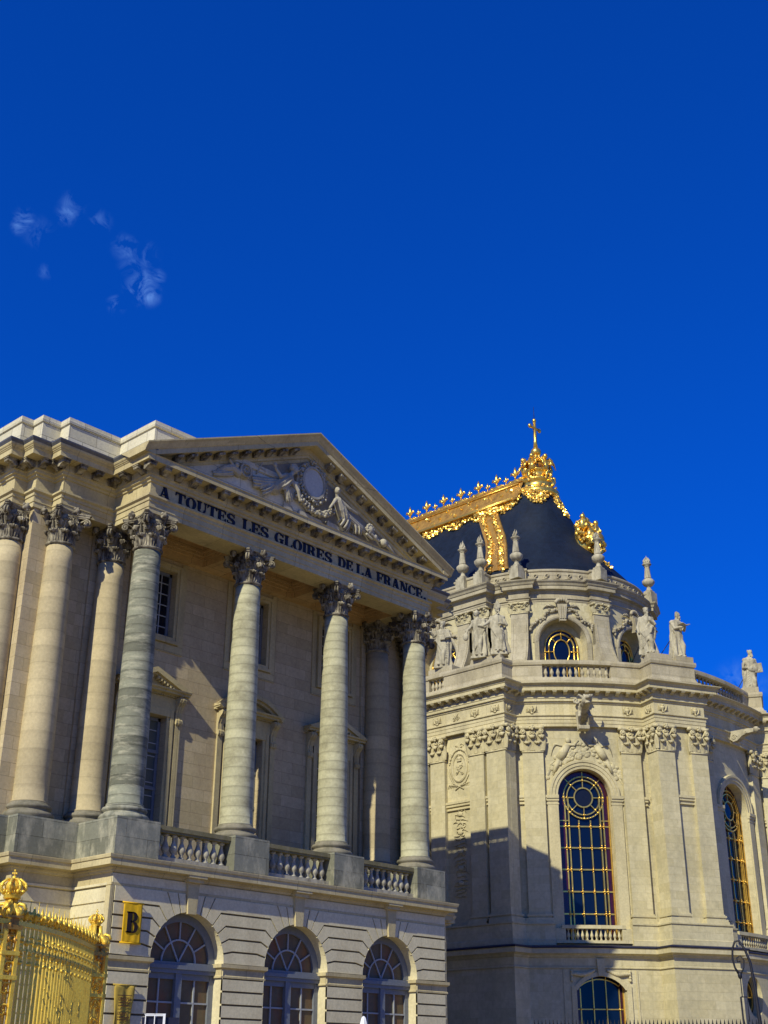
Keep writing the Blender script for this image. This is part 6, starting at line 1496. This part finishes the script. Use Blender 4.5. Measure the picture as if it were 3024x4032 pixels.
q3 = MB(); q3.tube([(0, 0, RZ), (0, 0, RZ+.2), (0, 0, RZ+.46)], [.018, .014, .004], 5); q3.ell((0, 0, RZ+.07), (.06, .06, .04), n=6, m=4); q3.ell((0, 0, RZ+.14), (.05, .05, .04), n=6, m=4)
for a in range(3): c, s = math.cos(a*2.09), math.sin(a*2.09); q3.ell((.05*c, .05*s, RZ+.20), (.035, .035, .05), n=6, m=4)
me2 = q2.mesh('spear_finial'); me3 = q3.mesh('spear_finial'); me2.materials.append(M['goldbar']); me3.materials.append(M['goldbar'])
cnt = 0
allp = leftp[-6:]+mainp+endp
for i, p in enumerate(allp):
    if cnt >= 98: break
    o = bpy.data.objects.new('bar', me0 if i % 2 else me1); sc.collection.objects.link(o); o.parent = gr; o.location = (p[0]-14, p[1]-22, 0)
    o = bpy.data.objects.new('spear_finial', me2 if i % 2 else me3); sc.collection.objects.link(o); o.parent = gr; o.location = (p[0]-14, p[1]-22, 0); cnt += 1
full = [GA0]+pts+[GE]
for z0, z1, wd in ((RZ-.03, RZ+.05, .04), (RZ-.44, RZ-.40, .025), (1.0, 1.08, .04), (.25, .35, .05)):
    q = MB(); q.sweep(full, [(-wd, z0), (wd, z0), (wd, z1), (-wd, z1)]); q.build('rail', 'goldbar', gr)
q = MB(); random.seed(13)
for i in range(11, 24, 1):                                  # scrollwork low down behind the bars
    p = pts[i]; 
    for k_ in range(3): z = 2.5+.5*math.sin(i*.8)+random.uniform(-.35, .5); q.tube([(p[0], p[1], z), (p[0]+.09, p[1]+.07, z+.12), (p[0]+.03, p[1]+.03, z+.24), (p[0]-.06, p[1]-.04, z+.16)], [.012, .018, .014, .006], 5)
q.build('scrollwork', 'goldbar', gr)
def crown(q, x, y, z, r):
    q.lathe((x, y), [(r*.62, z), (r*.70, z+.05*r), (r*.66, z+.25*r), (r*.74, z+.3*r), (r*.72, z+.42*r)], 16)
    for k_ in range(8):
        a = k_*math.pi/4; c, s = math.cos(a), math.sin(a)
        q.tube([(x+r*.68*c, y+r*.68*s, z+.35*r), (x+r*1.05*c, y+r*1.05*s, z+.75*r), (x+r*1.0*c, y+r*1.0*s, z+1.15*r), (x+r*.55*c, y+r*.55*s, z+1.5*r), (x+r*.08*c, y+r*.08*s, z+1.5*r)], [.10*r, .12*r, .12*r, .11*r, .09*r], 6)
        q.ell((x+r*.80*c, y+r*.80*s, z+.55*r), (.17*r,)*3, n=7, m=5); q.ell((x+r*1.02*c, y+r*1.02*s, z+.98*r), (.15*r,)*3, n=7, m=5)
        a += .39; c, s = math.cos(a), math.sin(a); q.ell((x+r*.74*c, y+r*.74*s, z+.50*r), (.10*r, .10*r, .17*r), n=6, m=4)
    q.ell((x, y, z+.95*r), (.7*r, .7*r, .55*r), n=12, m=8)
    q.ell((x, y, z+1.62*r), (.20*r,)*3, n=8, m=6); q.tube([(x, y, z+1.7*r), (x, y, z+2.15*r)], [.05*r, .05*r], 5); q.ell((x, y, z+2.2*r), (.10*r,)*3, n=6, m=4)
    for sg in (-1, 1): q.ell((x+sg*.13*r, y-sg*.05*r, z+1.98*r), (.09*r,)*3, n=6, m=4)
def gate_pillar(x, y, w_, ztop, rc, label, tall):
    t = thing('gate_pillar', (x, y, 0), label, 'gate pillar', 'crowned gilded pillars of the railing')
    q = MB()
    for sx in (-1, 1):
        for sy_ in (-1, 1): q.box(x+sx*w_-.035, x+sx*w_+.035, -(y+sy_*w_)-.035, -(y+sy_*w_)+.035, 0, RZ-.1, WORLD)
    for z in (.3, 1.2, 2.2, 3.1, RZ-.55): q.box(x-w_-.05, x+w_+.05, -y-w_-.05, -y+w_+.05, z, z+.07, WORLD)
    random.seed(int(x))
    for z in [.5+.35*k_ for k_ in range(9)]:
        for a in range(4):
            c, s = round(math.cos(a*1.571)), round(math.sin(a*1.571))
            q.tube(spiral((0, z), .13, 1.2, 8, lambda u, v, g: (x+c*w_+(-s)*u, y+s*w_+c*u, v), 1 if int(z*10) % 2 else -1), .02, 4)
    q.build('shaft', 'goldbar', t)
    w_ *= .8; q = MB(); q.box(x-w_-.07, x+w_+.07, -y-w_-.07, -y+w_+.07, RZ-.12, RZ-.04, WORLD); q.box(x-w_-.02, x+w_+.02, -y-w_-.02, -y+w_+.02, RZ-.04, RZ+.08, WORLD)
    tall = .3; q.box(x-w_-.07, x+w_+.07, -y-w_-.07, -y+w_+.07, RZ+.08, RZ+.12, WORLD)
    for k_ in range(20): a = random.uniform(0, 6.28); q.ell((x+(w_+.05)*math.cos(a), y+(w_+.05)*math.sin(a), RZ+random.uniform(-.3, .1)), (.045, .045, .06), n=6, m=4)
    q.build('entablature', 'goldflat', t)
    q = MB(); zb = RZ+.28*tall; zc_ = ztop-2.3*rc
    for k_ in range(4):
        a = k_*math.pi/2+.78; c, s = math.cos(a), math.sin(a)
        q.tube([(x+w_*1.3*c, y+w_*1.3*s, zb), (x+w_*1.5*c, y+w_*1.5*s, zb+.25*(zc_-zb)), (x+w_*.7*c, y+w_*.7*s, zb+.6*(zc_-zb)), (x+w_*.62*c, y+w_*.62*s, zc_)], [.07, .08, .06, .05], 6)
        q.tube(spiral((0, 0), .12, 1.3, 10, lambda u, v, g: (x+(w_*1.45+u)*c, y+(w_*1.45+u)*s, zb+.14+v)), .035, 5)
        q.ell((x+w_*.6*c, y+w_*.6*s, zb+.45*(zc_-zb)), (.09, .09, .13), n=6, m=5)
    q.tube([(x, y, zb), (x, y, zc_)], [w_*.35, w_*.3], 8)
    q.build('scroll_support', 'goldbar', t)
    q = MB(); crown(q, x, y, zc_, rc); q.build('crown', 'goldbar', t)
gate_pillar(12.36, 20.69, .13, 1.6+.1400*24.1, .225, 'gilded pillar topped by a large royal crown at the left edge', 1.6)
gate_pillar(16.5, 24.05, .20, 1.6+.1135*29.15, .155, 'slender gilded pillar with a small crown at the bend of the railing', 1.0)
gate_pillar(17.12, 24.82, .12, 1.6+.0935*30.15, .13, 'low gilded pillar with the smallest crown beside the ochre banner', .3)
# red and blue heraldic shield on the first pillar
q = MB(); q.prism([(-.16, 3.95), (.16, 3.95), (.18, 4.45), (0, 4.5), (-.18, 4.45)], .36, .42, Fr(12.0, 20.9, .85, -.5)); q.build('shield', 'navy', bpy.data.objects['gate_pillar'])
# ================================================================== DARK FENCE, BOTTOM RIGHT
fe = thing('iron_fence', (38, 24, 0), 'row of dark iron fence spikes along the bottom right below the chapel', 'fence')
A = (36.1, 26.9); B = (41.5, 18.3)
n = int(math.hypot(B[0]-A[0], B[1]-A[1])/.125); zt = 1.6+.0385*45
sp = MB()
for i in range(n+1):
    t = i/n; x, y = A[0]+(B[0]-A[0])*t, A[1]+(B[1]-A[1])*t
    z = 1.6+.0385*math.hypot(x, y)+.0
    if i < 100: 
        q = MB(); q.tube([(x, y, 0), (x, y, z-.22), (x, y, z-.20), (x, y, z)], [.018, .018, .04, .004], 5)
        if i == 0: base = q.build('spike', 'iron', fe); bz = z
        else: k_ = base.copy(); sc.collection.objects.link(k_); k_.location = (x-A[0], y-A[1], z-bz)
q = MB(); q.sweep([A, B], [(-.02, zt-.5), (.02, zt-.5), (.02, zt-.44), (-.02, zt-.44)]); q.build('rail', 'iron', fe)
# ================================================================== CROOK LAMP POST
Dl = 30.0
def azp(az, D_, z): return (D_*math.cos(R(az)), D_*math.sin(R(az)), z)
lp_ = thing('lamp_post', azp(27.35, Dl, 0), 'thin dark wrought iron crook lamp post with spiral scroll at the right edge', 'lamp post')
q = MB()
q.tube([azp(27.45, Dl, 0), azp(27.45, Dl, 2.6), azp(27.50, Dl, 3.4), azp(27.58, Dl, 3.9), azp(27.75, Dl, 4.18), azp(27.95, Dl, 4.36), azp(28.12, Dl, 4.34), azp(28.24, Dl, 4.20), azp(28.28, Dl, 3.98), azp(28.22, Dl, 3.80), azp(28.08, Dl, 3.66)], [.05, .045, .035, .03, .028, .026, .024, .022, .022, .022, .03], 7)
q.build('pole', 'iron', lp_)
q = MB(); sx = Vector(azp(28.05, Dl, 0)); tx = Vector((math.sin(R(28)), -math.cos(R(28)), 0))
q.tube([tuple(sx+tx*(u-0)+Vector((0, 0, z))) for u, z in ((.0, 3.62), (.10, 3.80), (.12, 3.95), (.05, 4.05), (-.03, 4.0), (-.02, 3.92), (.04, 3.93))], .016, 5); q.ell(tuple(sx+Vector((0, 0, 3.64))), (.05, .05, .08)); q.build('scroll', 'iron', lp_)
q = MB(); q.tube([tuple(sx+Vector((0, 0, 3.6))), tuple(sx+Vector((0, 0, 3.2)))], .012, 5); q.tube([tuple(sx-tx*.03+Vector((0, 0, 3.2))), tuple(sx-tx*.02+Vector((0, 0, 0)))], .02, 6); q.tube([tuple(sx+tx*.10+Vector((0, 0, 3.2))), tuple(sx+tx*.10+Vector((0, 0, 2.7)))], .010, 5); q.tube([tuple(sx-tx*.03+Vector((0, 0, 3.2))), tuple(sx+tx*.10+Vector((0, 0, 3.2)))], .012, 5); q.build('stay', 'iron', lp_)
# ================================================================== CLOSED PARASOL
x, y, _ = azp(43.95, 35, 0)
pa = thing('closed_parasol', (x, y, 0), 'folded white parasol tip at the bottom edge below the third arch', 'parasol')
q = MB(); q.lathe((x, y), [(.17, 1.5), (.16, 2.0), (.13, 2.5), (.09, 2.85), (.055, 2.98), (.02, 3.02)], 24, fl=lambda t, zz: 1+.13*math.sin(6*t+zz)); q.build('canopy', 'white', pa)
q = MB(); q.tube([(x, y, 0), (x, y, 1.6)], .03, 8); q.build('pole', 'white', pa)
# ================================================================== SECURITY BOOTH
bo = thing('entrance_booth', (24.8, 32.6, 0), 'small white framed entrance booth with dark navy panels before the first arch', 'booth')
f = Fr(*azp(53.15, 41, 0)[:2], math.sin(R(52)), -math.cos(R(52))); zt = 1.6+.0435*41
zt -= .10; q = MB()
for s in (0, .27, .56): q.box(s-.014, s+.014, -.03, .03, 0, zt, f)
q.box(-.03, .60, -.03, .03, zt-.03, zt, f); q.box(-.02, .58, -1.0, -.94, zt-.03, zt, f); q.box(.52, .59, -.05, .05, 0, zt, f)
for z in (1.6, .1): q.box(0, .62, -.025, .025, z, z+.05, f)
q.build('frame', 'white', bo)
q = MB(); q.box(-.10, 1.0, -.75, -.08, 0, zt-.10, f); q.build('panel', 'navy', bo)
bpy.context.view_layer.update()
